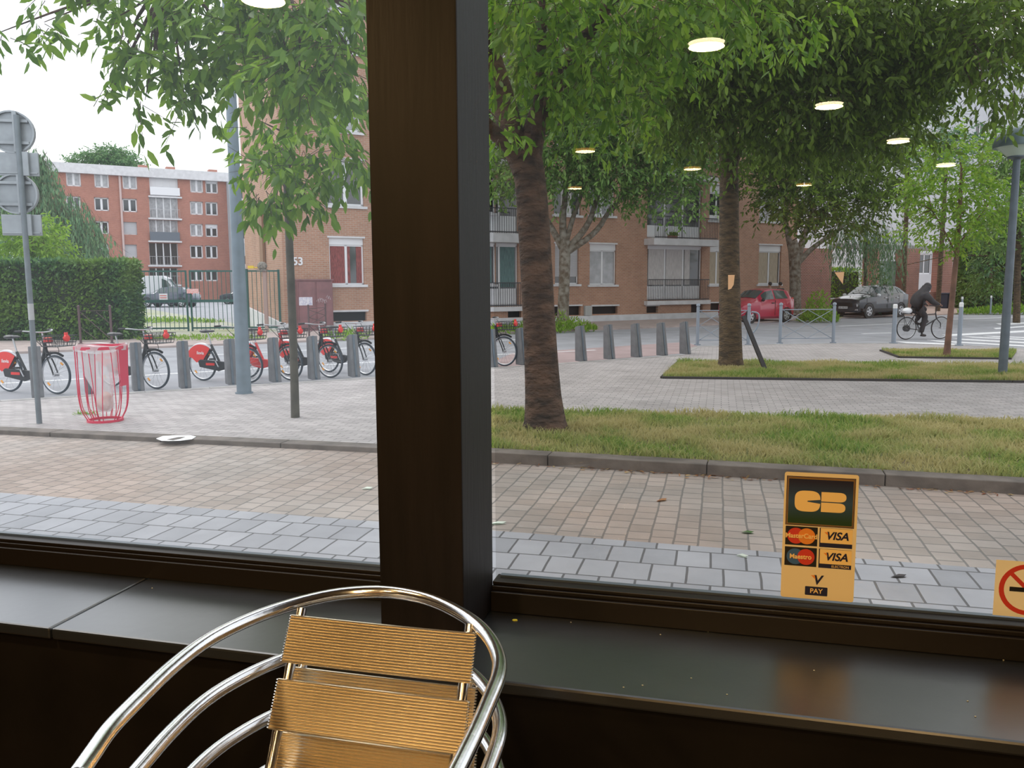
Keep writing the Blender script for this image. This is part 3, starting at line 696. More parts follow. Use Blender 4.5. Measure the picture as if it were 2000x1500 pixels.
def wheel(parent, c, r, tyre_m, rim_m, spokes=20, name='wheel', refl=True):
    w = bpy.data.objects.new(name, None); COL.objects.link(w); w.parent = parent; w.location = c
    mb = MB(); mb.lathe([(r+.019*math.cos(a)-.019, .019*math.sin(a)) for a in np.linspace(0, 2*math.pi, 9)], (0, 0, 0), 36, 'Y'); mb.build('tyre', tyre_m, w, True)
    mb = MB(); mb.lathe([(r-.036, -.013), (r-.028, -.013), (r-.028, .013), (r-.036, .013), (r-.048, 0), (r-.036, -.013)], (0, 0, 0), 36, 'Y'); mb.build('rim', rim_m, w, True)
    mb = MB()
    for k in range(spokes):
        a = 2*math.pi*k/spokes; y = .03 if k % 2 else -.03
        mb.tube([(.02*math.cos(a+.8), y, .02*math.sin(a+.8)), ((r-.04)*math.cos(a), 0, (r-.04)*math.sin(a))], .0022, 3, False)
    mb.build('spokes', steel, w)
    mb = MB(); mb.tube([(0, -.05, 0), (0, .05, 0)], .028, 12); mb.build('hub', steel, w, True)
    if refl:
        for a in (.9, 3.9): mb = MB(); mb.box(((r*.72)*math.cos(a), .0, (r*.72)*math.sin(a)), (.06, .02, .022), M=Matrix.Rotation(-a+R(90), 4, 'Y')); mb.build('reflector', orange_r, w)
    return w
orange_r = mat('amber_reflector', (.9, .38, .04), .3)
tyre_m = mat('bicycle_tyre', (.04, .055, .075), .6); rim_m = mat('bicycle_rim', (.55, .56, .58), .35, .7)
def make_bike(label, framecol=None):
    t = thing('rental_bicycle', label, 'bicycle', (0, 0, 0), 0, 'rental bicycles at the docks')
    r = .325; wb = 1.06; fm = framecol or dark_metal
    wheel(t, (0, 0, r), r, tyre_m, rim_m); wheel(t, (-wb, 0, r), r, tyre_m, rim_m)
    bbk = Vector((-wb+.44, 0, .29)); head = Vector((-.19, 0, .78)); seat = Vector((-wb+.22, 0, .68))
    mb = MB(); mb.tube(smooth_path([head, Vector((-.24, 0, .60)), Vector((-.42, 0, .38)), bbk], 2), .032, 10); mb.tube([bbk, seat], .022, 10)
    for s in (-.05, .05): mb.tube([bbk+Vector((0, s*.6, 0)), Vector((-wb, s, r))], .012, 6); mb.tube([seat-Vector((0, -s*.4, .1)), Vector((-wb, s, r))], .011, 6)
    mb.tube([head-Vector((-.02, 0, .1)), head+Vector((-.03, 0, .10))], .028, 10); mb.build('frame', fm, t, True)
    mb = MB()
    for s in (-.045, .045): mb.tube(smooth_path([Vector((0, s, r)), Vector((-.07, s, .5)), Vector((-.155, s*.8, .66)), Vector((-.165, 0, .70))], 1), .012, 8)
    mb.build('fork', dark_metal, t, True)
    mb = MB(); mb.prism([(-wb+.60, -.02, .33), (-wb+.56, -.02, .24), (-wb+.42, -.02, .20), (-wb-.02, -.02, r-.06), (-wb-.05, -.02, r+.05), (-wb+.0, -.02, r+.08), (-wb+.55, -.02, .38)], (0, -.05, 0)); cc = mb.build('chain_case', dark_metal, t, bevel=.01)
    mb = MB(); mb.box((-wb+.24, -.072, .325), (.20, .006, .045)); mb.build('chain_case_stripe', red_plastic, cc)
    # skirt guard over the rear wheel: red panels on both sides with a silver edge
    out = [(-wb+(r+.035)*math.cos(a), r+(r+.035)*math.sin(a)) for a in np.linspace(R(52), R(158), 12)]
    pl = out+[(-wb-.20, r+.10), (-wb-.10, r+.02), (-wb+.05, r+.06)]
    for s in (-.045, .045):
        mb = MB(); mb.prism([(x, s, z) for x, z in pl], (0, .006 if s > 0 else -.006, 0)); g = mb.build('skirt_guard', red_plastic, t)
        text('ilevia', .085, 'lettering', ptxt, g, (-wb+.0, s+(.008 if s > 0 else -.008), r+.20), (R(90), 0, 0 if s < 0 else R(180)), extrude=.001, bold=.001)
    mb = MB(); mb.tube([(x, 0, z) for x, z in out], .030, 8); mb.build('rear_mudguard', silver_m, t, True)
    mb = MB(); mb.tube([((r+.035)*math.cos(a), 0, r+(r+.035)*math.sin(a)) for a in np.linspace(R(60), R(165), 10)], .022, 6); mb.build('front_mudguard', dark_metal, t, True)
    mb = MB(); mb.tube([seat, seat+Vector((-.065, 0, .22))], .014, 8); mb.build('seat_post', steel, t, True)
    mb = MB(); c = seat+Vector((-.07, 0, .25)); mb.ball(c+Vector((-.07, 0, 0)), (.10, .085, .035), 14); mb.ball(c+Vector((.06, 0, .005)), (.11, .04, .025), 12); mb.build('saddle', mat('black_saddle', (.03, .03, .035), .4), t, True)
    hb = head+Vector((-.05, 0, .24)); mb = MB(); mb.tube([head+Vector((-.02, 0, .1)), hb], .014, 8)
    mb.tube(smooth_path([hb+Vector((-.22, .30, .02)), hb+Vector((-.06, .27, .03)), hb+Vector((.04, .12, 0)), hb+Vector((.04, -.12, 0)), hb+Vector((-.06, -.27, .03)), hb+Vector((-.22, -.30, .02))], 2), .011, 8); mb.build('handlebar', steel, t, True)
    for s in (-1, 1): mb = MB(); mb.tube([hb+Vector((-.10, s*.285, .03)), hb+Vector((-.23, s*.305, .02))], .017, 8); mb.build('grip', rubber, t, True)
    # front basket and red lock unit
    mb = MB(); bx = Vector((.10, 0, .80))
    for zz in (0, .06, .12, .17):
        k = 1+zz; mb.tube([bx+Vector((a*.15*k, b*.19*k, zz)) for a, b in ((-1, -1), (1, -1), (1, 1), (-1, 1))], .006, 5, closed=True)
    for a in np.linspace(-1, 1, 6):
        for b in (-1, 1): mb.tube([bx+Vector((a*.15, b*.19, 0)), bx+Vector((a*.15*1.17, b*.19*1.17, .17))], .004, 4); mb.tube([bx+Vector((b*.15, a*.19, 0)), bx+Vector((b*.15*1.17, a*.19*1.17, .17))], .004, 4)
    mb.box(bx, (.29, .37, .012)); mb.tube([bx+Vector((-.12, 0, -.01)), head], .012, 6); mb.build('basket', dark_metal, t)
    mb = MB(); mb.lathe([(.0, -.02), (.055, -.02), (.06, 0), (.05, .02), (0, .025)], bx+Vector((.19, 0, .13)), 16, 'X'); mb.box(bx+Vector((.18, 0, .2)), (.03, .05, .05)); mb.build('head_lamp_disc', red_plastic, t, True)
    mb = MB(); mb.box(bx+Vector((-.22, 0, .09)), (.09, .12, .09)); mb.build('handlebar_console', red_plastic, t, bevel=.015)
    mb = MB()
    for s in (-1, 1): mb.tube(smooth_path([hb+Vector((-.08, s*.2, 0)), bx+Vector((-.05, s*.1, -.14)), bx+Vector((-.2, 0, -.10))], 2), .005, 4)
    mb.build('cables', rubber, t)
    mb = MB(); mb.tube([bbk+Vector((0, -.09, 0)), bbk+Vector((0, .09, 0))], .014, 8)
    for s in (-1, 1): mb.tube([bbk+Vector((0, s*.09, 0)), bbk+Vector((.08*s, s*.095, -.14*s))], .011, 6)
    mb.build('crank', steel, t, True)
    for s in (-1, 1): mb = MB(); mb.box(bbk+Vector((.08*s, s*.14, -.14*s)), (.09, .08, .025)); mb.build('pedal', rubber, t)
    return t
ptxt = mat('white_lettering', (.8, .8, .8), .5); silver_m = mat('silver_guard', (.55, .55, .58), .35, .5)
bl = ['red and black rental bicycle at the far left behind the sign post', 'rental bicycle half hidden behind the red wire litter basket', 'rental bicycle crossed by the tall grey lamp mast', 'rental bicycle with the red frame right of the tall mast',
      'rental bicycle directly behind the thin tree stem', 'rental bicycle between the two docking posts right of the thin stem', 'rental bicycle nearest the pillar, its front wheel touching the pillar edge', 'rental bicycle on the right side of the pillar']
redf = mat('red_bicycle_frame', (.60, .04, .04), .4)
bk = make_bike(bl[0]); kids = {}
hd = math.atan2(-kv.y, -kv.x)
fronts = [(112, 770), (306, 760), (487, 748), (570, 743), (646, 738), (662, 736.5), (714, 733), (985, 715)]
fronts = [(112, 770), (306, 760), (487, 748), (567, 743), (645, 738), (714, 733), (985, 715)]
lbs = [bl[0], bl[1], bl[2], bl[4], bl[5], bl[6], bl[7]]
for i, (x, y) in enumerate(fronts):
    p = G(x, y, 0.0)
    b = bk if i == 0 else copy_tree(bk)
    b.location = p; b.rotation_euler.z = R([-20, -24, -22, -28, -28, -36, -30][i]); b['label'] = lbs[i]
    if i == 3:
        for o in bpy.data.objects:
            if o.parent == b and o.name.startswith(('frame', 'chain_case')):
                o.data = o.data.copy(); o.data.materials[0] = redf

# sign post seen from the back
sgm = mat('grey_sign_back', (.33, .36, .38), .45, .4, vary=.12, scale=6)
base = G(77, 827, PZ); t = thing('sign_post', 'grey post carrying traffic signs seen from behind at the left edge', 'sign post', base)
mb = MB(); mb.tube([(0, 0, 0), (.0, 0, W(45, 232, base.y).z)], .033, 14); mb.build('post', mat('sign_post_paint', (.17, .20, .22), .45, .3, vary=.1), t, True)
mb = MB(); z0 = W(60, 632, base.y).z; z1 = W(60, 600, base.y).z; mb.tube([(0, 0, z0), (0, 0, z1)], .0345, 14); mb.build('pale_band', mat('pale_grey_band', (.42, .43, .44), .5), t, True)
rot = R(12)
def zat(y): return W(45, y, base.y).z
def signx(x, y): return W(x, y, base.y).x-base.x
for (x, y, rr) in ((19, 264, .255), (28, 385, .245)):
    mb = MB(); mb.M = Matrix.Translation((signx(x, y), .055, zat(y))) @ Matrix.Rotation(rot, 4, 'Z')
    mb.lathe([(0, .035), (rr-.01, .035), (rr, .03), (rr, -.035), (rr-.02, -.035), (rr-.02, .0), (0, .0)], (0, 0, 0), 32, 'Y'); o = mb.build('round_sign', sgm, t, True)
    mb = MB(); mb.M = Matrix.Translation((signx(x, y), .055, zat(y))) @ Matrix.Rotation(rot, 4, 'Z')
    for dz in (-.13, .13): mb.box((0, -.03, dz), (rr*1.5, .03, .035))
    mb.box((0.05, -.045, 0), (.05, .03, rr*1.9)); mb.build('bracket', sgm, o, bevel=.003)
for (x0, x1, y0, y1) in ((-5, 67, 304, 350), (2, 73, 426, 467)):
    cx_, cz_ = (signx(x0, y0)+signx(x1, y0))/2, (zat(y0)+zat(y1))/2; wx, hz = signx(x1, y0)-signx(x0, y0), zat(y0)-zat(y1)
    mb = MB(); mb.box((cx_, .05, cz_), (wx, .03, hz), rot); o = mb.build('panel_sign', sgm, t, bevel=.006)
    mb = MB(); mb.box((cx_+.09, .02, cz_), (.09, .04, hz*1.02), rot); mb.box((cx_, .03, cz_-hz*.38), (wx*.95, .02, .02), rot); mb.build('bracket', sgm, o, bevel=.003)
mb = MB(); p = Vector((signx(20, 448), .02, zat(448))); mb.box(p, (.06, .006, .045), rot); mb.build('blue_sticker', mat('blue_sticker', (.03, .16, .5), .5), t)

# red wire litter basket with its clear bag
c = G(206, 822, PZ); redw = mat('red_wire', (.62, .03, .08), .4); T = thing('litter_basket', 'red wire litter basket holding a clear plastic bag', 'litter basket', c)
prof = [(.30, .95), (.297, .75), (.295, .5), (.29, .30), (.265, .14), (.20, .02)]
mb = MB()
for k in range(22):
    a = 2*math.pi*k/22+.1; tw = .25*math.sin(k*1.7)
    mb.tube(smooth_path([Vector((r*math.cos(a+tw*(1-z)), r*math.sin(a+tw*(1-z)), z)) for r, z in prof], 1), .0055, 5)
mb.build('wire_cage', redw, T, True)
mb = MB(); mb.lathe([(.295, .93), (.312, .93), (.312, .97), (.295, .97), (.295, .93)], (0, 0, 0), 32); mb.lathe([(.19, .0), (.215, .0), (.215, .03), (.19, .03), (.19, 0)], (0, 0, 0), 24); mb.build('hoop', redw, T, True)
mb = MB(); mb.M = Matrix.Rotation(R(-96), 4, 'Z'); mb.prism([(-.08, .285, .46), (.08, .285, .46), (.10, .30, .93), (-.10, .30, .93)], (0, .006, 0)); mb.build('side_plate', redw, T)
bagm = bpy.data.materials.new('clear_plastic_bag'); bagm.use_nodes = True; n, l = bagm.node_tree.nodes, bagm.node_tree.links; b = n['Principled BSDF']; b.inputs['Base Color'].default_value = (.8, .82, .84, 1); b.inputs['Roughness'].default_value = .25
tr = n.new('ShaderNodeBsdfTransparent'); ms = n.new('ShaderNodeMixShader'); ms.inputs[0].default_value = .5; l.new(tr.outputs[0], ms.inputs[1]); l.new(b.outputs[0], ms.inputs[2]); l.new(ms.outputs[0], n['Material Output'].inputs['Surface'])
mb = MB(); seg = 28; vs = []; bp_ = [(.30, .985), (.325, .98), (.32, .90), (.285, .93), (.27, .80), (.22, .62), (.13, .42), (.10, .32), (.115, .20), (.07, .12)]
for k in range(seg):
    a = 2*math.pi*k/seg
    for i, (r, z) in enumerate(bp_):
        w = 1+.05*math.sin(a*5+i*.7)*(i > 2)+.04*math.sin(a*9+i); vs.append((r*w*math.cos(a)*.97, r*w*math.sin(a)*.97, z+.015*math.sin(a*3+i)*(i < 3)))
nb = len(bp_); mb.add(vs, [(k*nb+i, ((k+1) % seg)*nb+i, ((k+1) % seg)*nb+i+1, k*nb+i+1) for k in range(seg) for i in range(nb-1)]); o = tag(mb.build('plastic_bag', bagm, T, True), 'clear plastic bag hanging inside the wire')
mb = MB(); mb.ball((0, 0, .22), (.095, .095, .09), 14); mb.ball((.03, 0, .30), (.07, .06, .08), 10); o = mb.build('rubbish', mat('red_rubbish', (.55, .10, .05), .6, col2=(.75, .6, .5), scale=14), T, True)
# tall lamp mast
def tapered_pole(name, label, cat, px, py, h, rb, rt, material, z=PZ):
    t = thing(name, label, cat, G(px, py, z)); mb = MB(); mb.tube([(0, 0, 0), (0, 0, h*.5), (0, 0, h)], [rb, (rb+rt)/2, rt], 20); mb.build('mast', material, t, True); return t
T = tapered_pole('street_mast', 'tall blue-grey tapered lamp mast standing on the pavement', 'lamp mast', 477, 768, 9.0, .115, .05, mid_metal)
mb = MB(); mb.tube([(0, 0, 0), (0, 0, .02)], .14, 20); mb.build('base_flange', mid_metal, T); mb = MB(); mb.tube([(0, 0, 8.9), (.3, -.2, 9.3), (1.0, -.6, 9.5)], .04, 8); mb.build('lamp_arm', mid_metal, T, True)
mb = MB(); mb.box((1.2, -.72, 9.48), (.5, .2, .09), R(-30)); mb.build('lamp_head', mid_metal, T, bevel=.02)
# dome street lamp on the right
p = G(1958, 729, .1); d_ = p.y; T = thing('street_lamp', 'grey dome-topped street lamp at the right edge of the grass', 'street lamp', p)
def zz(y): return W(1985, y, d_).z-.1
mb = MB(); mb.tube([(0, 0, 0), (0, 0, zz(312))], [.078, .060], 16); mb.build('post', grey_metal, T, True)
mb = MB(); mb.lathe([(.06, zz(312)), (.16, zz(308)), (.15, zz(302)), (.12, zz(285)), (.05, zz(276))], (0, 0, 0), 24); mb.build('lamp_neck', grey_metal, T, True)
mb = MB(); mb.lathe([(.13, zz(308)), (.30, zz(290)), (.36, zz(283))], (0, 0, 0), 28); mb.build('lens', mat('frosted_lens', (.55, .66, .60), .3, trans=.5), T, True)
mb = MB(); mb.lathe([(.30, zz(286)), (.39, zz(288)), (.40, zz(283)), (.36, zz(268)), (.27, zz(256)), (.14, zz(249)), (0, zz(247))], (0, 0, 0), 28); mb.build('dome', mat('dome_grey_green', (.12, .17, .18), .4, .3), T, True)

# barriers
def ball_post(mb, x, h, r=.038, y=0): mb.tube([(x, y, 0), (x, y, h-.06)], r, 12); mb.lathe([(r*.8, h-.07), (r*.8, h-.05), (r*1.25, h-.02), (r*1.1, h+.025), (0, h+.045)], (x, y, 0), 12); mb.tube([(x, y, 0), (x, y, .03)], r*2, 12)
def barrier(label, pa, pb, h, m_, pattern, group=None, rp=.038):
    a, b = Vector(pa), Vector(pb); L = (b-a).length; rz = math.atan2((b-a).y, (b-a).x)
    t = thing('pedestrian_barrier', label, 'barrier', a, rz, group)
    for x in (0, L): mb = MB(); ball_post(mb, x, h, rp); mb.build('post', m_, t, True)
    z0, z1 = .14, h-.16; mb = MB(); e = rp
    if pattern == 'XX':
        mb.tube([(e, 0, z1), (L-e, 0, z1)], .013, 6); mb.tube([(e, 0, z0), (L-e, 0, z0)], .011, 6)
        zm = (z0+z1)/2
        for x0, x1 in ((e, L/2), (L/2, L-e)):
            pass
        mb.tube([(e, 0, z1), (L-e, 0, z0)], .010, 6); mb.tube([(e, 0, z0), (L-e, 0, z1)], .010, 6)
        mb.tube([(e, 0, zm), (L/2, 0, z0)], .009, 6); mb.tube([(e, 0, zm), (L/2, 0, z1)], .009, 6); mb.tube([(L-e, 0, zm), (L/2, 0, z0)], .009, 6); mb.tube([(L-e, 0, zm), (L/2, 0, z1)], .009, 6)
    elif pattern == 'diag':
        mb.tube([(e, 0, z1+.03), (L-e, 0, z1+.03)], .007, 5); mb.tube([(e, 0, z0-.06), (L-e, 0, z0-.06)], .007, 5)
        mb.tube([(e, 0, z1), (L-e, 0, z0)], .011, 6); mb.tube([(L*.55, 0, z1), (L-e, 0, z1-(z1-z0)*.42)], .010, 6); mb.tube([(e, 0, z0+(z1-z0)*.42), (L*.5, 0, z0)], .010, 6)
    else:
        mb.tube([(e, 0, z1+.05), (L-e, 0, z1+.05)], .012, 6)
        for k in range(3):
            za, zb = z1-(z1-z0)*k/3+.02, z1-(z1-z0)*(k+1)/3+.02; mb.tube([(e, 0, za), (L-e, 0, zb)], .011, 6); mb.tube([(L-e, 0, za), (e, 0, zb)], .011, 6)
    mb.build('cross_bracing', m_, t, True); return t
gb = mat('galvanised_blue_grey', (.27, .32, .38), .45, .4)
barrier('blue-grey cross-braced barrier partly hidden by the second tree trunk', G(1362, 674, PZ), G(1461, 674, PZ), 1.13, gb, 'XX', None, .045)
barrier('blue-grey cross-braced barrier in front of the red car rear', G(1523, 671, PZ), G(1627, 670, PZ), 1.13, gb, 'XX', None, .045)
barrier('brown barrier with diagonal bars in front of the hedge', G(158, 672, .06), G(219, 671, .06), 1.12, brown_metal, 'diag', None, .035)
barrier('brown lattice barrier in front of the purple metal door', G(604, 659, .06), G(637, 652, .06), 1.05, brown_metal, 'lattice', None, .03)
T = thing('cycle_hoop', 'small grey tube hoop beside the leaning post', 'hoop', G(1463, 672, PZ)); mb = MB()
mb.tube(smooth_path([Vector((.04, 0, .92)), Vector((.22, 0, .90)), Vector((.28, 0, .78)), Vector((.24, 0, .5)), Vector((.12, 0, .33)), Vector((.045, 0, .30)), Vector((.0, 0, .30))], 2), .022, 10); mb.build('hoop_tube', gb, T, True); mb = MB(); mb.tube([(-.01, 0, 0), (-.01, 0, .95)], .03, 10); mb.build('hoop_post', gb, T, True)
wcap = mat('white_reflective_cap', (.78, .79, .8), .5)
for x, y, h, r, lb, zb in ((1745, 671, 1.12, .06, 'grey bollard with a white cap left of the cyclist', PZ), (1873, 675, 1.18, .055, 'grey bollard with a white cap behind the sapling, nearer the camera', PZ), (1877, 623, 1.05, .05, 'far white-capped bollard across the road above the nearer one', .06), (1934, 613, 1.0, .045, 'furthest white-capped bollard beside the dark hedge', .06)):
    t = thing('bollard', lb, 'bollard', G(x, y, zb), 0, None); mb = MB(); mb.tube([(0, 0, 0), (0, 0, h-.12)], r, 14); mb.tube([(0, 0, 0), (0, 0, .03)], r*1.9, 14); mb.build('post', gb, t, True)
    mb = MB(); mb.tube([(0, 0, h-.12), (0, 0, h-.02), (0, 0, h)], [r*1.02, r*1.02, r*.7], 14); mb.build('cap', wcap, t, True)
# leaning steel post
a = G(1494, 721, .1); b = W(1452, 617, a.y+.25); T = tag(MB().tube([a, a.lerp(b, .5), b], [.052, .052, .052], 4).build('leaning_post', dark_metal), 'dark square steel post leaning against the second tree', 'post')
# white painted ring and litter
wp = mat('white_spray_paint', (.80, .82, .84), .8); mb = MB(); cpt = G(346, 855, PZ+.066)
outer = [(305, 857), (318, 852), (345, 850.5), (372, 850.5), (383, 853), (375, 858), (352, 861), (330, 861.5), (315, 861)]
mb.prism([toS(G(x, y, .068)) for x, y in outer][::-1], (0, 0, .003)); o = mb.build('painted_mark', wp); shopo(o); tag(o, 'white spray-painted ring on the low kerb of the left pavement', 'painted mark')
mb = MB(); mb.prism([toS(G(x, y, .0715)) for x, y in [(326, 858.5), (348, 854), (362, 853.5), (352, 857), (338, 860)]][::-1], (0, 0, .002)); k = mb.build('bare_centre', kerb_m, o)
def scrap_leaf(name, label, cat, px, py, L, m_, rz=0, z=.014):
    p = G(px, py, z); mb = MB(); w = L*.3
    mb.add([(-L/2, 0, .004), (-L*.2, -w/2, .012), (L*.25, -w*.45, .006), (L/2, 0, .014), (L*.2, w/2, .010), (-L*.2, w*.45, .004), (0, 0, .02)], [(0, 1, 6), (1, 2, 6), (2, 3, 6), (3, 4, 6), (4, 5, 6), (5, 0, 6)])
    mb.add([(-L/2, 0, 0), (-L*.2, -w/2, .0), (L*.25, -w*.45, .0), (L/2, 0, .0), (L*.2, w/2, .0), (-L*.2, w*.45, .0)], [(5, 4, 3, 2, 1, 0)])
    o = mb.build(name, m_, None, True); o.location = p; o.rotation_euler.z = rz; return tag(o, label, cat)
palep = mat('pale_litter', (.62, .70, .62), .8); gl = mat('green_fallen_leaf', (.06, .13, .03), .7); bl_ = mat('rust_fallen_leaves', (.30, .08, .03), .8, col2=(.32, .22, .08), scale=9)
scrap_leaf('crumpled_paper', 'crumpled white paper scrap on brown setts left of the pillar', 'litter', 717, 955, .10, palep, .2)
scrap_leaf('pale_leaf', 'pale upturned leaf on the setts right of the pillar', 'leaf', 972, 1023, .13, palep, .2)
scrap_leaf('fallen_leaf', 'dark green fallen leaf on the setts left of the payment sticker', 'leaf', 1460, 1041, .09, gl, -.2)
scrap_leaf('fallen_leaf', 'thin rust-coloured leaf lying mid-way on the brown setts', 'leaf', 1292, 978, .11, bl_, .5)
scrap_leaf('fallen_leaf', 'dark curled leaf on grey setts between the two stickers', 'leaf', 1755, 1127, .10, mat('dark_fallen_leaf', (.05, .045, .05), .8), .1)
scrap_leaf('pale_leaf', 'pale twisted leaf on grey setts just left of the payment sticker', 'leaf', 1450, 1087, .08, palep, -.6)
rg = np.random.default_rng(5); n = 260; s_ = rg.uniform(-2.3, 9, n); s_ = np.where(rg.random(n) < .5, rg.choice([-1.8, -.3, .8, 2.4, 3.6], n)+rg.normal(size=n)*.35, s_)
P_ = np.stack([s_, 5.63-.047*(s_+1.6)-np.abs(rg.normal(size=n))*.07, np.full(n, .016)], 1); D_ = np.stack([rg.normal(size=n), rg.normal(size=n)*.4, rg.uniform(0, .15, n)], 1)
V, q = leaves_at(P_, D_, .055, .9, 3.0); V[:, 2] = np.maximum(V[:, 2], .013); o = nmesh('leaf_litter', V, q, leafmat('dry_leaf_litter', (.20, .05, .02), (.30, .14, .05), (.42, .33, .16), .1), None); shopo(o); tag(o, 'dry red and tan leaf litter gathered along the kerb foot', 'leaf litter', kind='stuff')
n = 60; P_ = np.stack([rg.uniform(0, .3, n)-.15, rg.uniform(0, .12, n), np.zeros(n)], 1); D_ = rg.normal(size=(n, 3)); D_[:, 2] = np.abs(D_[:, 2])*.8+.2
V, q = leaves_at(P_, D_, .07, .35); o = nmesh('weed_tuft', V, q, leaf_lime, None); o.location = G(165, 811, PZ); tag(o, 'small green weed tuft at the foot of the litter basket', 'weed', kind='stuff')
# ---------------------------------------------------------------- buildings
def wall_holes(mb, x0, x1, z0, z1, holes, y=0.0, depth=.16, flip=False):
    """front wall at y facing -y with rectangular openings and reveals going back"""
    xs = sorted({x0, x1, *[h[0] for h in holes], *[h[1] for h in holes]}); zs = sorted({z0, z1, *[h[2] for h in holes], *[h[3] for h in holes]})
    xs = [x for x in xs if x0 <= x <= x1]; zs = [z for z in zs if z0 <= z <= z1]
    for a, b in zip(xs, xs[1:]):
        for c, d in zip(zs, zs[1:]):
            mx, mz = (a+b)/2, (c+d)/2
            if any(h[0] < mx < h[1] and h[2] < mz < h[3] for h in holes): continue
            mb.poly([(a, y, c), (b, y, c), (b, y, d), (a, y, d)])
    for a, b, c, d in holes:
        mb.poly([(a, y, c), (a, y, d), (a, y+depth, d), (a, y+depth, c)]); mb.poly([(b, y, d), (b, y, c), (b, y+depth, c), (b, y+depth, d)])
        mb.poly([(a, y, d), (b, y, d), (b, y+depth, d), (a, y+depth, d)]); mb.poly([(b, y, c), (a, y, c), (a, y+depth, c), (b, y+depth, c)])
def window(parent, x0, x1, z0, z1, y=.10, leaves=2, pane=None, fr=.06, box=0.0, sill=True, boxm=None, low=0.0, shut=0.0, lintel=True, sm=None, name='window', curtain=None):
    pane = pane or dark_pane; mb = MB(); zt = z1-box
    def b(a, c, d, e, f=.05): mb.bb((a, y, d), (c, y+f, e))
    b(x0, x0+fr, z0, zt); b(x1-fr, x1, z0, zt); b(x0, x1, zt-fr, zt); b(x0, x1, z0, z0+fr)
    for k in range(1, leaves): xm = x0+(x1-x0)*k/leaves; b(xm-fr*.8, xm+fr*.8, z0, zt)
    if low: b(x0, x1, z0, z0+low)
    f = mb.build(name, white_pvc, parent)
    mb = MB(); mb.bb((x0+fr*.5, y+.03, z0+fr*.5), (x1-fr*.5, y+.04, zt-fr*.5)); mb.build('pane', pane, f)
    if box: mb = MB(); mb.bb((x0, y-.03, zt), (x1, y+.06, z1)); mb.build('shutter_box', boxm or white_pvc, f)
    if shut: mb = MB(); mb.bb((x0+.03, y-.015, zt-(zt-z0)*shut), (x1-.03, y+.0, zt)); mb.build('roller_shutter', shutter_m, f)
    if curtain:
        for (a, c) in curtain[1]: mb = MB(); mb.bb((x0+(x1-x0)*a, y+.015, z0+fr+low), (x0+(x1-x0)*c, y+.028, zt-fr)); mb.build('curtain', curtain[0], f)
    if sill: mb = MB(); mb.bb((x0-.12, -.07, z0-.10), (x1+.12, y, z0)); mb.build('sill', sm or white_paint, f)
    if lintel: mb = MB(); mb.bb((x0-.06, -.03, z1), (x1+.06, .02, z1+.07)); mb.build('lintel', sm or white_paint, f)
    return f
def railing(parent, x0, x1, z0, h, y, material, gap=.11, ret=0.0):
    mb = MB()
    for zz_ in (z0+h, z0+.06): mb.bb((x0, y-.02, zz_-.02), (x1, y+.02, zz_+.02))
    n = max(2, int((x1-x0)/gap))
    for i in range(n+1): x = x0+(x1-x0)*i/n; mb.bb((x-.008, y-.008, z0), (x+.008, y+.008, z0+h))
    if ret:
        for x in (x0, x1):
            for zz_ in (z0+h, z0+.06): mb.bb((x-.015, y, zz_-.02), (x+.015, ret, zz_+.02))
            for k in range(1, 4): yy = y+(ret-y)*k/4; mb.bb((x-.008, yy-.008, z0), (x+.008, yy+.008, z0+h))
    return mb.build('railing', material, parent)

VF = 16.4; T0 = 9.03    # the facade stands on the road-frame line v = 16.4 from u = 9.03
def FP(px, py, dv=0.0): u, z = KP(px, py, VF+dv); return u-T0, z
def rect(x0, y0, x1, y1): a, za = FP(x0, (y0)); b, zb = FP(x1, y1); _, za2 = FP(x1, y0); _, zb2 = FP(x0, y1); return a, b, (zb+zb2)/2, (za+za2)/2
bld = thing('apartment_building', 'orange brick apartment building across the road with white balconies', 'building', K(T0, VF), KA)
LEN = FP(1552, 600)[0]; HT = 15.9
wins = {}
W1 = rect(642, 465, 712, 556); W2 = rect(637, 312, 711, 402); W3 = rect(633, 165, 704, 256); W4 = rect(628, 5, 700, 100)
w5 = rect(1084, 476, 1130, 555); w6 = rect(1152, 477, 1203, 556); w5b = rect(1082, 358, 1134, 420); w6b = rect(1152, 358, 1200, 421)
w9 = rect(1387, 477, 1416, 556); w9b = rect(1387, 361, 1416, 431); w10 = rect(1483, 479, 1524, 555); w10b = rect(1485, 372, 1534, 433)
fA = rect(940, 470, 1012, 597); fB = rect(1265, 476, 1369, 585); fAb = rect(940, 352, 1012, 455); fBb = rect(1265, 362, 1369, 466)
st_h = W2[2]-W1[2]
def upst(r, k): return (r[0], r[1], r[2]+st_h*k, r[3]+st_h*k)
grounds = [w5, w6, w9, w10]
vents = [rect(649, 609, 716, 627), rect(1083, 598, 1134, 616), rect(1157, 598, 1206, 613), rect(992, 602, 1018, 620), rect(1263, 598, 1285, 611), rect(1350, 594, 1372, 610), rect(1388, 592, 1408, 606)]
holes = [W1, W2, W3, W4, w5, w6, w5b, w6b, w9, w9b, w10, w10b, fA, fB, fAb, fBb]+vents
extra = []
for k in (1, 2, 3):
    for r in (w5b, w6b, w9b, w10b, fAb, fBb):
        q = upst(r, k)
        if q[3] < HT-.3: extra.append((q, r in (fAb, fBb)))
holes += [e[0] for e in extra]
mid = [rect(790, 470, 840, 556)]
for k in range(4):
    for q in (upst(mid[0], k), (upst(mid[0], k)[0]+3.2, upst(mid[0], k)[1]+3.2, upst(mid[0], k)[2], upst(mid[0], k)[3])):
        if q[3] < HT: holes.append(q); extra.append((q, False))
mb = MB(); wall_holes(mb, 0, LEN, 0.0, HT, holes); 
SL = 5.9
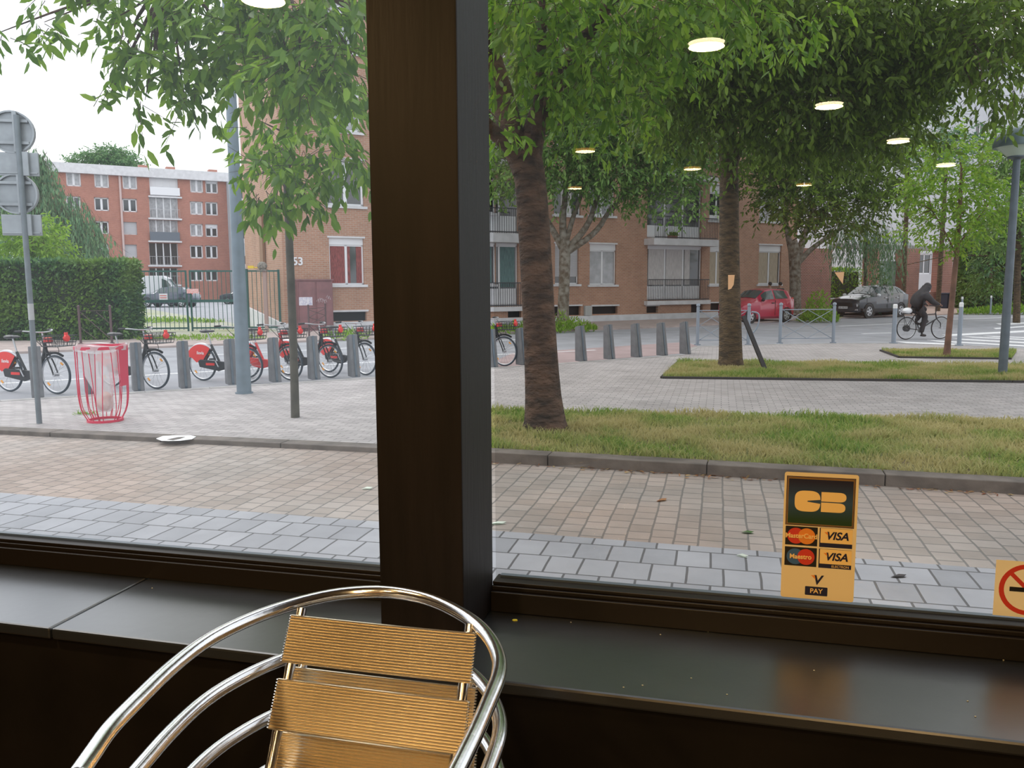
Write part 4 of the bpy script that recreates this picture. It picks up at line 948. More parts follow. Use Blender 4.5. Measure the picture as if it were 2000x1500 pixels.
ms_ = MB(); ms_.poly([(0, SL, 0), (0, 0, 0), (0, 0, HT), (0, SL, HT)]); ms_.poly([(LEN, 0, 0), (LEN, 11, 0), (LEN, 11, HT), (LEN, 0, HT)]); ms_.build('side_wall', brick('orange_brick_side', (1, 2), .22, .075, .010, (.44, .235, .150), (.37, .185, .115), (.42, .33, .26), wear=.18, bump=.3), bld)
mb.poly([(LEN, 11, 0), (0, SL, 0), (0, SL, HT), (LEN, 11, HT)])
mb.build('wall', orange_brick, bld)
mb = MB(); mb.bb((-.25, -.3, HT), (LEN+.25, 9, HT+.35)); mb.build('roof', white_paint, bld)
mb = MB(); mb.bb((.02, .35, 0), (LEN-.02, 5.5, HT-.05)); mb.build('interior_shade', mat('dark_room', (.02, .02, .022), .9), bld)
zp = FP(1200, 613)[1]; pts_ = []
zpl = FP(690, 628)[1]
mb = MB(); mb.prism([(-.10, -.12, 0), (LEN, -.12, 0), (LEN, -.12, FP(1330, 611)[1]), (FP(1130, 617)[0], -.12, FP(1130, 617)[1]), (1.5, -.12, zpl), (-.10, -.12, zpl)], (0, .12, 0)); mb.prism([(-.02, 0, 0), (-.02, SL, 0), (-.02, SL, .9), (-.02, 0, zpl)], (-.10, 0, 0)); mb.build('plinth', white_paint, bld)
redcur = mat('red_curtain', (.22, .05, .045), .8, vary=.5, scale=10, stretch=(6, 1, .6)); whitecur = mat('white_net_curtain', (.55, .53, .53), .9, vary=.25, scale=8, stretch=(8, 1, .4)); teal = mat('teal_net_curtain', (.12, .20, .20), .85, vary=.35, scale=8, stretch=(8, 1, .4)); beige = mat('beige_blind', (.42, .36, .27), .85, vary=.25, scale=8, stretch=(9, 1, .4))
window(bld, *W1, box=.26, curtain=(redcur, [(.04, .46), (.53, .62), (.80, .96)])); mbx = window(bld, *W2, box=.05, fr=.09); window(bld, *W3, pane=pale_pane, fr=.09, sm=white_paint); window(bld, *W4, pane=pale_pane, fr=.09)
window(bld, *w5, box=.12, shut=.80); window(bld, *w6, box=.28, curtain=(pale_pane, [(.05, .95)])); window(bld, *w5b, curtain=(whitecur, [(.3, .7)])); window(bld, *w6b, pane=pale_pane)
window(bld, *w9, box=.34, pane=dark_pane, curtain=(beige, [(.06, .94)])); window(bld, *w9b, box=.4, low=.28); window(bld, *w10, box=.34, curtain=(beige, [(.06, .46), (.55, .92)])); window(bld, *w10b, shut=.97)
window(bld, *fA, leaves=2, box=.20, low=.75, sill=False, lintel=False, curtain=(teal, [(.08, .30), (.52, .94)])); window(bld, *fAb, leaves=2, low=.75, sill=False, lintel=False)
window(bld, *fB, leaves=3, box=.22, low=.68, sill=False, lintel=False, curtain=(whitecur, [(.04, .32), (.36, .66), (.70, .80)])); window(bld, *fBb, leaves=3, low=.62, sill=False, lintel=False)
for q, french in extra:
    if french: window(bld, *q, leaves=3, low=.62, sill=False, lintel=False)
    else: window(bld, *q, pane=[dark_pane, pale_pane][int(q[0]*3) % 2])
for r in vents: mb = MB(); mb.bb((r[0]-.08, -.05, r[3]), (r[1]+.08, .03, r[3]+.07)); mb.build('vent_lintel', white_paint, bld)
rail_m = mat('dark_railing', (.04, .042, .05), .5, .2)
def balcony(r, proj, ext, railh, slab_t=.16):
    x0, x1 = r[0]-.08, r[1]+ext; mb = MB(); mb.bb((x0-.1, -proj, r[2]-.09-slab_t), (x1+.1, .05, r[2]-.05)); b = mb.build('balcony_slab', white_paint, bld)
    railing(b, x0, x1, r[2]-.05, railh, -proj+.05, rail_m, ret=.0)
    return b
balcony(fA, .25, .12, 1.05); balcony(fAb, .75, .15, 1.05, .35); balcony(fB, .25, .35, 1.05); bb_ = balcony(fBb, .75, .45, 1.05, .28)
for q, french in extra:
    if french: balcony(q, .75, .35, 1.05)
# utility cupboard, house number, meter box
r = rect(574, 548, 645, 655); plum = mat('plum_sheet_metal', (.21, .095, .10), .6, vary=.15, scale=3)
ut = thing('utility_cabinet', 'plum metal double-door cabinet against the brick facade', 'cabinet', K(T0+r[0], VF-.45), KA); w_c, h_c = r[1]-r[0], r[3]
mb = MB(); mb.bb((0, 0, 0), (w_c, .40, h_c)); mb.bb((-.04, -.04, h_c), (w_c+.04, .42, h_c+.05)); mb.build('body', plum, ut)
for k in (0, 1): mb = MB(); mb.bb((.04+k*w_c/2, -.03, .12), (w_c/2-.03+k*w_c/2, 0, h_c-.06)); mb.build('door', plum, ut, bevel=.006)
mb = MB(); mb.bb((w_c*.02, -.034, h_c*.52), (w_c*.40, -.030, h_c*.68)); o = mb.build('poster', mat('graffiti_poster', (.40, .40, .55), .8, col2=(.72, .70, .74), scale=16), ut)
mb = MB()
rg2 = random.Random(3)
for k in range(7): x = w_c*(.52+.055*k); z = h_c*(.62+rg2.uniform(-.05, .04)); mb.tube([(x, -.034, z), (x+.06, -.034, z+rg2.uniform(.05, .16)), (x+.10, -.034, z-.04)], .008, 4)
mb.build('graffiti', mat('white_graffiti', (.62, .58, .62), .8), ut)
u_n, z_n = FP(577, 511); text('53', .42, 'house_number', white_pvc, bld, (u_n+.08, -.03, z_n), (R(90), 0, 0), extrude=.02, bold=.01)
r = rect(1140, 597, 1153, 616); mb = MB(); mb.bb((r[0], -.14, r[2]), (r[1], 0, r[3])); mb.build('meter_box', mat('grey_meter_box', (.40, .41, .40), .6), bld, bevel=.01)
mb = MB(); mb.bb((-.12, 2.4, 2.15), (-.02, 2.9, 4.9)); mb.build('side_slot_window', mat('brown_louvre', (.25, .14, .08), .7), bld)
# things on the first-floor balcony
fx, fz = fBb[0], fBb[2]-.05
pot = thing('flower_trough', 'terracotta trough of yellow-green plants on the upper balcony', 'flower pot', K(T0+fx+1.15, VF-.55, fz), KA); mb = MB(); mb.box((0, 0, .07), (.5, .16, .14)); mb.build('trough', mat('terracotta', (.35, .12, .06), .7), pot)
V, q = leaves_at(np.stack([RNG.uniform(-.2, .3, 120), RNG.uniform(-.08, .08, 120), np.full(120, .14)], 1), np.abs(RNG.normal(size=(120, 3)))*np.array([1, .3, 1])+np.array([-.5, 0, .3]), .2, .6); nmesh('plants', V, q, leaf_lime, pot)

# ---------------------------------------------------------------- brick garden walls, gate pillars and the pale block on the right
gw = thing('garden_wall', 'low red brick garden wall between the tall pier and the parked dark car', 'wall', K(T0+LEN, VF-.3), KA); gw['kind'] = 'thing'
x1_, zt_ = KP(1626, 486, VF-.3); x1_ -= T0+LEN
mb = MB(); mb.bb((0.02, 0, 0), (x1_, .4, zt_)); mb.build('tall_pier', red_brick, gw)
x2_, zl_ = KP(1760, 592, VF-.3); x2_ -= T0+LEN; zl_ = KP(1650, 584, VF-.3)[1]
mb = MB(); mb.bb((x1_, .05, 0), (x2_, .35, zl_)); mb.build('low_wall', red_brick, gw); mb = MB(); mb.bb((x1_, 0, zl_), (x2_, .4, zl_+.06)); mb.build('coping', white_paint, gw)
pc = [(1688, 1701, 486), (1751, 1779, 486), (1823, 1843, 490), (1895, 1912, 500)]
arc = thing('entrance_arcade', 'row of red brick pillars carrying a pale beam before the pale block', 'arcade', K(0, 0), KA); VA = 21.0
us = []
for a, b, top in pc:
    ua = KPx(a, VA); ub = KPx(b, VA); zt = KP((a+b)/2, top, VA)[1]; us.append((ua, ub, zt)); mb = MB(); mb.bb((ua, VA-.5, 0), (ub, VA+.3, zt)); mb.build('pillar', red_brick, arc)
mb = MB(); mb.bb((KPx(1630, VA), VA-.4, us[0][2]), (us[-1][1]+1, VA+.4, us[0][2]+.3)); mb.build('beam', mat('grey_concrete_beam', (.30, .30, .31), .8, vary=.1), arc)
mb = MB(); mb.bb((us[0][1], VA+.2, 0), (us[1][0], VA+.25, us[0][2]-.8)); mb.build('green_glazed_panel', mat('pale_green_panel', (.22, .32, .27), .3), arc)
mb = MB(); mb.bb((us[1][1], VA-.1, 0), (us[3][1], VA+.1, 1.1)); mb.build('low_wall', red_brick, arc)
VB = 33.0; pal = mat('pale_blue_grey_render', (.52, .54, .58), .8, vary=.05, scale=.6)
pb = thing('pale_apartment_block', 'pale blue-grey rendered block showing between the trees on the right', 'building', K(0, 0), KA)
u0_ = KPx(1648, VB); u1_ = KPx(1800, VB); u2_ = KPx(2120, VB); zt1 = KP(1740, 300, VB)[1]; zt2 = KP(1930, 95, VB)[1]
hl = []
def pr(x0, y0, x1, y1): a, zb = KP(x0, y1, VB); b, za = KP(x1, y0, VB); return a, b, zb, za
hl = [pr(1792, 496, 1820, 535), pr(1730, 350, 1750, 385), pr(1905, 330, 1925, 360), pr(1905, 240, 1925, 268), pr(1905, 420, 1925, 450), pr(1965, 330, 1990, 360)]
mb = MB(); mb.M = Matrix.Translation((0, VB, 0)); wall_holes(mb, u0_, u2_, 0, max(zt1, 3), [h for h in hl if h[3] < zt1]); wall_holes(mb, u1_, u2_, zt1, zt2, [h for h in hl if h[2] > zt1])
mb.poly([(u0_, 10, 0), (u0_, 0, 0), (u0_, 0, zt1), (u0_, 10, zt1)]); mb.poly([(u1_, 10, zt1), (u1_, 0, zt1), (u1_, 0, zt2), (u1_, 10, zt2)]); mb.poly([(u0_, 0, zt1), (u1_, 0, zt1), (u1_, 10, zt1), (u0_, 10, zt1)]); mb.poly([(u1_, 0, zt2), (u2_, 0, zt2), (u2_, 10, zt2), (u1_, 10, zt2)]); mb.build('wall', pal, pb)
holder = None
for h in hl:
    f = MB(); y = VB+.1; a, b, c, d = h
    for bx_ in ((a, a+.1, c, d), (b-.1, b, c, d), (a, b, c, c+.1), (a, b, d-.1, d), ((a+b)/2-.06, (a+b)/2+.06, c, d)): f.bb((bx_[0], y, bx_[2]), (bx_[1], y+.05, bx_[3]))
    w0 = f.build('window', white_pvc, pb); mb = MB(); mb.bb((a, y+.03, c), (b, y+.04, d)); mb.build('pane', dark_pane, w0)
bn = thing('wheelie_bin', 'dark blue wheelie bin behind the cyclist by the brick pillars', 'bin', K(KPx(1845, 17.5), 17.5), KA)
mb = MB(); mb.prism([(-.28, -.3, .08), (.28, -.3, .08), (.32, -.36, 1.0), (-.32, -.36, 1.0)], (0, .6, 0)); mb.build('body', mat('navy_plastic', (.02, .03, .06), .5), bn, bevel=.02)
mb = MB(); mb.box((0, -.05, 1.05), (.70, .78, .09)); mb.build('lid', MATS['navy_plastic'], bn, bevel=.02); mb = MB(); mb.box((-.05, -.37, .75), (.18, .01, .16)); mb.build('notice', wp, bn)
for s in (-.25, .25): mb = MB(); mb.tube([(s-.03, .26, .1), (s+.03, .26, .1)], .1, 14); mb.build('wheel', rubber, bn)

# ---------------------------------------------------------------- far brick block on the left
fb0 = W(431, 560, 100.0); fb0.z = 0
vb = (fb0-KO).dot(kv); ub = (fb0-KO).dot(ku)
fbd = thing('far_apartment_block', 'five-storey red brick block with a white roof band far behind the gate', 'building', K(0, vb), KA)
def fr_(x0, y0, x1, y1): a, zb = KP(x0, y1, vb); b, za = KP(x1, y0, vb); return a, b, zb, za
rows = [(352, 378), (396, 421), (439, 463), (480, 505), (527, 549)]
fh = []; slope = lambda x, k: [(x-431)*.052, (x-431)*.042, (x-431)*.028, (x-431)*.012, 0][k]
cols = [(130, 157), (185, 212), (240, 267), (372, 396), (402, 425)]
for k, (y0, y1) in enumerate(rows):
    for x0, x1 in cols:
        s = slope((x0+x1)/2, k); fh.append((fr_(x0, y0+s, x1, y1+s), k, x0))
bal = []
for k, (y0, y1) in enumerate([(350, 388), (391, 430), (434, 473), (477, 519), (524, 556)]): s = slope(320, k); bal.append(fr_(293, y0+s, 347, y1+s))
ztop = KP(431, 355, vb)[1]; uL, uR = KPx(60, vb), KPx(466, vb)
mb = MB(); mb.M = Matrix.Identity(4); wall_holes(mb, uL, uR, 0, ztop, [f[0] for f in fh]+bal, depth=.35); mb.poly([(uR, 0, 0), (uR, 12, 0), (uR, 12, ztop), (uR, 0, ztop)]); mb.build('wall', far_brick, fbd)
mb = MB(); mb.bb((uL-.5, -.5, ztop), (uR+.6, 12, ztop+1.05)); mb.build('roof_band', white_paint, fbd)
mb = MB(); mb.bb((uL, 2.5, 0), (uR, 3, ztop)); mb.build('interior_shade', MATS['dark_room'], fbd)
for f, k, x0 in fh:
    mode = (int(x0)*7+k*3) % 5
    pane = [pale_pane, dark_pane, pale_pane, dark_pane, pale_pane][mode]; shut = 0
    if x0 == 240 and k in (2, 3): shut = .95
    if x0 in (372, 402) and k >= 3: pane = dark_pane
    if x0 == 402: pane = dark_pane
    window(fbd, *f, y=.2, pane=pane, fr=.14, sill=False, lintel=False, shut=shut, box=.35 if x0 in (402,) and k in (0, 2) else 0)
for k, b in enumerate(bal):
    mb = MB(); mb.bb((b[0], .30, b[2]), (b[1], .33, b[3])); f = mb.build('balcony_glazing', [white_pvc, pale_pane, MATS['teal_net_curtain'] if False else pale_pane, dark_pane, dark_pane][k], fbd)
    for x in np.linspace(b[0], b[1], 5): mb2 = MB(); mb2.bb((x-.06, .26, b[2]), (x+.06, .30, b[3])); mb2.build('glazing_bar', white_pvc, f)
    mb = MB(); mb.bb((b[0]-.2, -.35, b[2]-.18), (b[1]+.3, .3, b[2])); mb.build('balcony_slab', white_paint, fbd)
    if k == 2: mb = MB(); mb.bb((b[0], -.30, b[2]), (b[1]+.1, -.26, b[2]+1.0)); mb.build('grey_privacy_panel', mat('slate_panel', (.12, .14, .17), .6), fbd)
    elif k == 0: mb = MB(); mb.bb((b[0], -.30, b[2]+.1), (b[1]+.1, -.26, b[2]+1.0)); mb.build('white_privacy_panel', white_pvc, fbd)
    else: railing(fbd, b[0], b[1]+.1, b[2], 1.0, -.3, steel, gap=.25)
mb = MB(); a_ = KP(233, 343, vb); c_ = KP(246, 522, vb); mb.tube([(a_[0], -.12, a_[1]), (a_[0], -.12, 0)], .12, 8); mb.build('drainpipe', mat('pale_pink_pipe', (.55, .42, .40), .6), fbd)
for x in (290, 345, 430): u, z = KP(x, 332, vb); mb = MB(); mb.bb((u-.5, 4, ztop+1.05), (u+.5, 5, ztop+1.9)); mb.build('chimney', far_brick, fbd)
gu = K(KPx(467, vb-4), vb-4); gy = thing('grey_balcony_wing', 'narrow grey wing with stacked balconies beside the far brick block', 'building', K(0, vb-4), KA)
ua_, ub_ = KPx(467, vb-4), KPx(505, vb-4); mb = MB(); hs = []
for y0, y1 in ((368, 392), (405, 430), (443, 470), (500, 520)): a, zb = KP(470, y1, vb-4); b, za = KP(486, y0, vb-4); hs.append((a, b, zb, za))
zt = KP(480, 350, vb-4)[1]; wall_holes(mb, ua_, ub_, 0, zt, hs, depth=.3); mb.poly([(ua_, 8, 0), (ua_, 0, 0), (ua_, 0, zt), (ua_, 8, zt)]); mb.poly([(ua_, 0, zt), (ub_, 0, zt), (ub_, 8, zt), (ua_, 8, zt)]); mb.build('wall', mat('grey_render', (.42, .46, .50), .8), gy)
for h in hs: mb = MB(); mb.bb((h[0], .2, h[2]), (h[1], .25, h[3])); w0 = mb.build('window', dark_pane, gy); mb = MB(); mb.bb((h[0], -.1, h[2]-.3), (h[1], .0, h[2]+.25)); mb.build('sill', white_paint, w0)

# ---------------------------------------------------------------- green fence and gate
fa, fb_ = G(250, 648, .05), G(546, 645, .05); L = (fb_-fa).length; rz = math.atan2((fb_-fa).y, (fb_-fa).x)
gt = thing('green_gate', 'dark green vertical-bar gate and fence in front of the courtyard', 'gate', fa, rz)
hf = W(400, 528, (fa.y+fb_.y)/2).z-.05
def gx(px):
    rr = ray(px, 600); d = (fb_-fa).normalized(); # intersect in plan
    A_ = np.array([[rr.x, -d.x], [rr.y, -d.y]]); t = np.linalg.solve(A_, [fa.x, fa.y]); return float(t[1])
zm = W(400, 588, fa.y).z-.05
for k, (x0, x1) in enumerate(((250, 366), (374, 478), (486, 546))):
    a, b = gx(x0), gx(x1); mb = MB(); n = int(round((x1-x0)/9.0))
    for i in range(n+1): x = a+(b-a)*i/n; mb.tube([(x, 0, .05), (x, 0, hf)], .013, 5)
    for z in (.12, hf-.03): mb.bb((a, -.025, z-.03), (b, .025, z+.03))
    if k < 2: mb.bb((a, -.03, zm-.05), (b, .03, zm+.05))
    mb.build('bar_panel', green_metal, gt)
for x, w, h in ((248, .10, hf+.1), (366, .06, hf), (374, .06, hf), (481, .20, hf+.05), (547, .10, hf+.02)): a = gx(x); mb = MB(); mb.bb((a-w/2, -w/2, 0), (a+w/2, w/2, h)); mb.build('post', green_metal, gt)
for (x0, x1, y0, y1, m_) in ((313, 329, 576, 588, white_pvc), (367, 390, 567, 576, mat('red_white_notice', (.8, .25, .22), .6, col2=(.8, .7, .7), scale=30))):
    a, b = gx(x0), gx(x1); z0, z1 = W(320, y1, fa.y).z, W(320, y0, fa.y).z; mb = MB(); mb.bb((a, -.06, z0), (b, -.04, z1)); o = mb.build('notice', m_, gt)
    if x0 == 313:
        for k in range(2): mb = MB(); mb.bb((a+.03, -.066, z0+.06+.08*k), (b-.03, -.061, z0+.085+.08*k)); mb.build('red_text_line', printred, o)
mt = thing('stone_finial', 'small stone ball finial with a yellow tag on top of the fence end', 'finial', K(T0-.9, VF-.5, hf+.02)); mb = MB(); mb.ball((0, 0, .16), (.19, .16, .16), 12); mb.box((0, 0, .0), (.34, .24, .06)); mb.build('stone_ball', mat('lichen_stone', (.22, .20, .17), .9, vary=.4, scale=14, bump=.8), mt, True); mb = MB(); mb.box((-.42, 0, .12), (.22, .05, .10)); mb.tube([(-.3, 0, .1), (-.1, 0, .1)], .02, 5); mb.build('yellow_tag', mat('yellow_tag', (.7, .5, .03), .6), mt)
mb = MB(); mb.bb((.02, -.06, -hf), (.14, .06, 0)); mb.build('stone_post', mat('pale_brown_post', (.35, .25, .22), .8), mt)

# ---------------------------------------------------------------- vehicles
def car(name, label, loc, rz, st, paint, wheels, wr, glass, cat='car', plate=True, lampy=None, black=None):
    """st: stations (x, half width at sill, z sill, half width at belt, z belt, half width at roof, z roof), front to rear"""
    t = thing(name, label, cat, loc, rz)
    S_ = np.array(st, float)
    def row(s, side):
        x, a, za, b, zb, c, zc = s
        m_ = max(a, b)*1.02
        return [(x, side*a*.86, za), (x, side*a, za+.10), (x, side*m_, (za+zb)*.5), (x, side*b, zb), (x, side*c, zc), (x, side*c*.55, zc+.035), (x, 0, zc+.045)]
    def at(x): return [np.interp(x, S_[:, 0][::-1], S_[:, i][::-1]) for i in range(7)] if S_[0, 0] > S_[-1, 0] else [np.interp(x, S_[:, 0], S_[:, i]) for i in range(7)]
    xs = sorted(set(list(S_[:, 0])+list(np.linspace(S_[0, 0], S_[-1, 0], 26))), reverse=True)
    mb = MB(); vs = []; n = 7
    for x in xs:
        s = at(x); L_ = row(s, 1); Rr = row(s, -1); vs += L_+Rr[:-1][::-1]
    m = 13; fs = []
    for i in range(len(xs)-1):
        for k in range(m-1): fs.append((i*m+k, i*m+k+1, (i+1)*m+k+1, (i+1)*m+k))
        fs.append((i*m+m-1, i*m, (i+1)*m, (i+1)*m+m-1))
    fs += [tuple(range(m))[::-1], tuple((len(xs)-1)*m+k for k in range(m))]
    mb.add(vs, fs); body = mb.build('body', paint, t, True)
    def patch(nm, xa, xb, ja, jb, sides, mtl, off=.012, cut=(0, 0)):
        for sd in sides:
            mb = MB(); vv = []; NX, NJ = 8, 3
            for i in range(NX+1):
                for j in range(NJ+1):
                    jj = ja+(jb-ja)*j/NJ; xx = xa+(xb-xa)*i/NX+ (cut[0] if i == 0 else cut[1] if i == NX else 0)*(j/NJ)
                    r_w = row(at(xx), sd); k = int(min(jj, 5.999)); f = jj-k; p = Vector(r_w[k]).lerp(Vector(r_w[k+1]), f); r2 = row(at(xx-.05), sd); p2 = Vector(r2[k]).lerp(Vector(r2[k+1]), f)
                    e1 = p2-p; e2 = Vector(r_w[k+1])-Vector(r_w[k]); nn = e1.cross(e2)
                    nn = nn.normalized() if nn.length > 1e-9 else Vector((0, sd, 0))
                    if nn.dot(Vector((0, sd*.7, .7))) < 0: nn = -nn
                    vv.append(p+nn*off)
            mb.add(vv, [(i*(NJ+1)+j, i*(NJ+1)+j+1, (i+1)*(NJ+1)+j+1, (i+1)*(NJ+1)+j) for i in range(NX) for j in range(NJ)]); mb.build(nm, mtl, t, True)
    for nm, xa, xb, ja, jb, cut in glass: patch(nm, xa, xb, ja, jb, (1, -1), carglass, cut=cut)
    for x in wheels:
        for sd in (1, -1):
            w = at(x)[1]; wo = bpy.data.objects.new('wheel', None); COL.objects.link(wo); wo.parent = t; wo.location = (x, sd*(w-.07), wr)
            mb = MB(); mb.lathe([(.0, -.09), (wr*.92, -.09), (wr, -.05), (wr, .06), (wr*.94, .10), (wr*.66, .10), (wr*.62, .05)], (0, 0, 0), 24, 'Y') if sd > 0 else mb.lathe([(.0, .09), (wr*.92, .09), (wr, .05), (wr, -.06), (wr*.94, -.10), (wr*.66, -.10), (wr*.62, -.05)], (0, 0, 0), 24, 'Y'); mb.build('tyre', rubber, wo, True)
            mb = MB(); mb.disc((0, sd*.075, 0), wr*.62, (0, 1, 0), 20, .02)
            mb.build('hub_recess', dark_metal, wo)
            mb = MB()
            for k in range(5): a = k*2*math.pi/5; mb.box((wr*.33*math.cos(a), sd*.09, wr*.33*math.sin(a)), (wr*.56, .02, .075), M=Matrix.Rotation(-a, 4, 'Y'))
            mb.lathe([(wr*.57, .0), (wr*.64, .0), (wr*.64, sd*.1), (wr*.57, sd*.1), (wr*.57, 0)], (0, 0, 0), 24, 'Y'); mb.build('alloy_rim', silver_m, wo)
            mb = MB(); mb.lathe([(wr*1.0, 0), (wr*1.16, 0), (wr*1.16, sd*.03), (wr*1.0, sd*.03)], (x, sd*(w*1.0), wr+.02), 24, 'Y'); mb.build('wheel_arch', rubber if black is None else black, t)
    return t, at
carglass = mat('car_glass', (.05, .07, .07), .05, spec=.9)
redp = mat('raspberry_red_car_paint', (.40, .013, .05), .25, coat=.8); blkp = mat('dark_grey_car_paint', (.035, .042, .052), .22, .3, coat=.9); navp = mat('dark_blue_car_paint', (.05, .065, .10), .22, .3, coat=.9); whp = mat('white_van_paint', (.66, .68, .72), .35, coat=.4)
V1 = 11.6
hr = KA+math.pi
ST = [(1.72, .62, .22, .64, .60, .50, .62), (1.62, .74, .18, .76, .74, .58, .76), (1.1, .78, .17, .80, .86, .60, .93), (.72, .79, .17, .80, .90, .60, 1.02), (.15, .79, .17, .80, .92, .56, 1.36), (-.3, .80, .17, .80, .93, .57, 1.43), (-1.0, .80, .17, .80, .95, .57, 1.41), (-1.42, .78, .18, .79, .97, .55, 1.34), (-1.66, .74, .22, .75, .98, .60, 1.02), (-1.72, .62, .28, .64, .80, .52, .82)]
# scale so that the red car shows the height it has in the photo
rw = K(KPx(1537, V1-.8), V1-.8, .0)
rc, at_ = car('red_hatchback', 'small raspberry red hatchback parked behind the barriers', K(KPx(1537, V1-.85)+.0, V1, 0)+ku*(-1.12), hr, ST, redp, (1.18, -1.12), .29,
   [('windscreen', .70, .18, 4.05, 5.98, (0, 0)), ('side_window', .52, -.30, 3.15, 3.9, (-.42, 0)), ('side_window', -.40, -1.22, 3.15, 3.9, (0, .12)), ('rear_window', -1.44, -1.62, 4.1, 5.98, (0, 0))])
mb = MB(); mb.bb((-1.74, -.5, .78), (-1.70, .5, .9)); mb.build('rear_bumper_strip', rubber, rc)
for s in (1, -1):
    mb = MB(); mb.ball((1.60, s*.5, .64), (.10, .16, .10), 12); mb.build('headlamp', mat('headlamp_glass', (.6, .62, .65), .15), rc, True); mb = MB(); mb.ball((.52, s*.88, .98), (.08, .09, .07), 10); mb.build('door_mirror', rubber, rc, True)
    mb = MB(); mb.bb((-1.70, s*.60-.07, .84), (-1.62, s*.60+.09, 1.06)); mb.build('tail_lamp', printred, rc, bevel=.02)
    mb = MB(); mb.bb((-.355, s*.805, .32), (-.345, s*.825, .94)); mb.build('door_gap', rubber, rc)
    mb = MB(); mb.box((-.2, s*.83, .84), (.16, .02, .04)); mb.build('door_handle', rubber, rc)
rc.scale = (1.0, 1.0, 1.06)
ST2 = [(2.08, .66, .34, .70, .70, .60, .74), (2.0, .82, .28, .84, .86, .70, .90), (1.5, .88, .26, .88, .98, .70, 1.04), (.95, .90, .26, .90, 1.03, .66, 1.12), (.25, .90, .26, .90, 1.06, .60, 1.50), (-.3, .90, .26, .90, 1.08, .61, 1.56), (-1.2, .90, .26, .90, 1.12, .60, 1.52), (-1.65, .88, .28, .88, 1.14, .58, 1.40), (-1.98, .84, .32, .84, 1.12, .68, 1.16), (-2.08, .72, .4, .76, .9, .66, .94)]
V2 = 12.0; uf = KPx(1697, V2-.9)
sv, _ = car('parked_suv', 'dark grey compact SUV parked facing left behind the cyclist', K(uf, V2, 0)+ku*(1.28), hr, ST2, blkp, (1.28, -1.30), .34,
   [('windscreen', .92, .28, 4.05, 5.98, (0, 0)), ('side_window', .66, -.12, 3.12, 3.9, (-.45, 0)), ('side_window', -.22, -1.05, 3.12, 3.9, (0, 0)), ('side_window', -1.12, -1.55, 3.2, 3.85, (0, .25)), ('rear_window', -1.68, -1.94, 4.1, 5.98, (0, 0))])
mb = MB(); mb.box((2.10, 0, .66), (.05, 1.05, .22)); mb.build('grille', rubber, sv, bevel=.02); mb = MB(); mb.box((2.13, 0, .52), (.02, .52, .11)); g = mb.build('number_plate', wp, sv); text('GH 184 NS', .10, 'plate_number', pblack, g, (2.142, 0, .52), (R(90), 0, R(90)), extrude=.001)
for s in (1, -1):
    mb = MB(); mb.box((2.03, s*.66, .62), (.08, .24, .14)); mb.build('headlamp', MATS['headlamp_glass'], sv, bevel=.03); mb = MB(); mb.box((2.03, s*.68, .42), (.09, .22, .07)); mb.build('bumper_trim', silver_m, sv, bevel=.01)
    mb = MB(); mb.ball((.72, s*1.0, 1.10), (.09, .12, .08), 10); mb.build('door_mirror', white_pvc, sv, True); mb = MB(); mb.bb((-1.8, s*.905-.012, .34), (1.8, s*.905+.012, .46)); mb.build('sill_trim', rubber, sv)
    for x in (-.17, -1.1): mb = MB(); mb.bb((x-.005, s*.915-.003, .46), (x+.005, s*.915+.003, 1.1)); mb.build('door_gap', rubber, sv)
    for x in (.0, -.95): mb = MB(); mb.box((x, s*.935, .98), (.18, .02, .03)); mb.build('door_handle', silver_m, sv)
sv.scale = (1, 1, 1.05)
mb = MB(); mb.tube([(-.1, -.52, 1.6), (-1.3, -.52, 1.58)], .018, 6); mb.build('roof_rail', rubber, sv); mb = MB(); mb.tube([(-.1, .52, 1.6), (-1.3, .52, 1.58)], .018, 6); mb.build('roof_rail', rubber, sv)
# courtyard vehicles
pc_ = G(322, 600.5, 0); cc, _ = car('courtyard_car', 'dark blue saloon car parked behind the green gate', pc_+Vector((0, 1, 0)), R(176), [(a*1.12, *r) for a, *r in ST2], navp, (1.45, -1.45), .36,
   [('windscreen', 1.0, .32, 4.05, 5.98, (0, 0)), ('side_window', .72, -.15, 3.12, 3.9, (-.45, 0)), ('side_window', -.25, -1.15, 3.12, 3.9, (0, 0)), ('rear_window', -1.85, -2.15, 4.1, 5.98, (0, 0))])
cc.scale = (1.06, 1.06, 1.12)
for s in (1, -1): mb = MB(); mb.bb((-2.3, s*.7-.1, .85), (-2.15, s*.7+.1, 1.1)); mb.build('tail_lamp', printred, cc, bevel=.02)
STV = [(2.7, .8, .4, .85, .9, .7, .95), (2.5, .95, .35, .95, 1.15, .8, 1.2), (2.1, .98, .32, .98, 1.3, .8, 1.5), (1.4, .98, .32, .98, 1.4, .86, 2.3), (1.0, .98, .32, .98, 1.45, .88, 2.45), (-2.6, .98, .32, .98, 1.45, .88, 2.45), (-2.8, .96, .35, .96, 1.45, .86, 2.4)]
pv = W(303, 592, 74.0); pv.z = 0
vn, _ = car('white_van', 'white panel van standing behind the blue car in the courtyard', pv, R(8), STV, whp, (1.8, -1.8), .36, [('windscreen', 2.15, 1.5, 4.05, 5.98, (0, 0)), ('side_window', 1.9, 1.0, 3.1, 3.8, (-.5, 0))])
vn.scale = (.92, 1, 1.1)
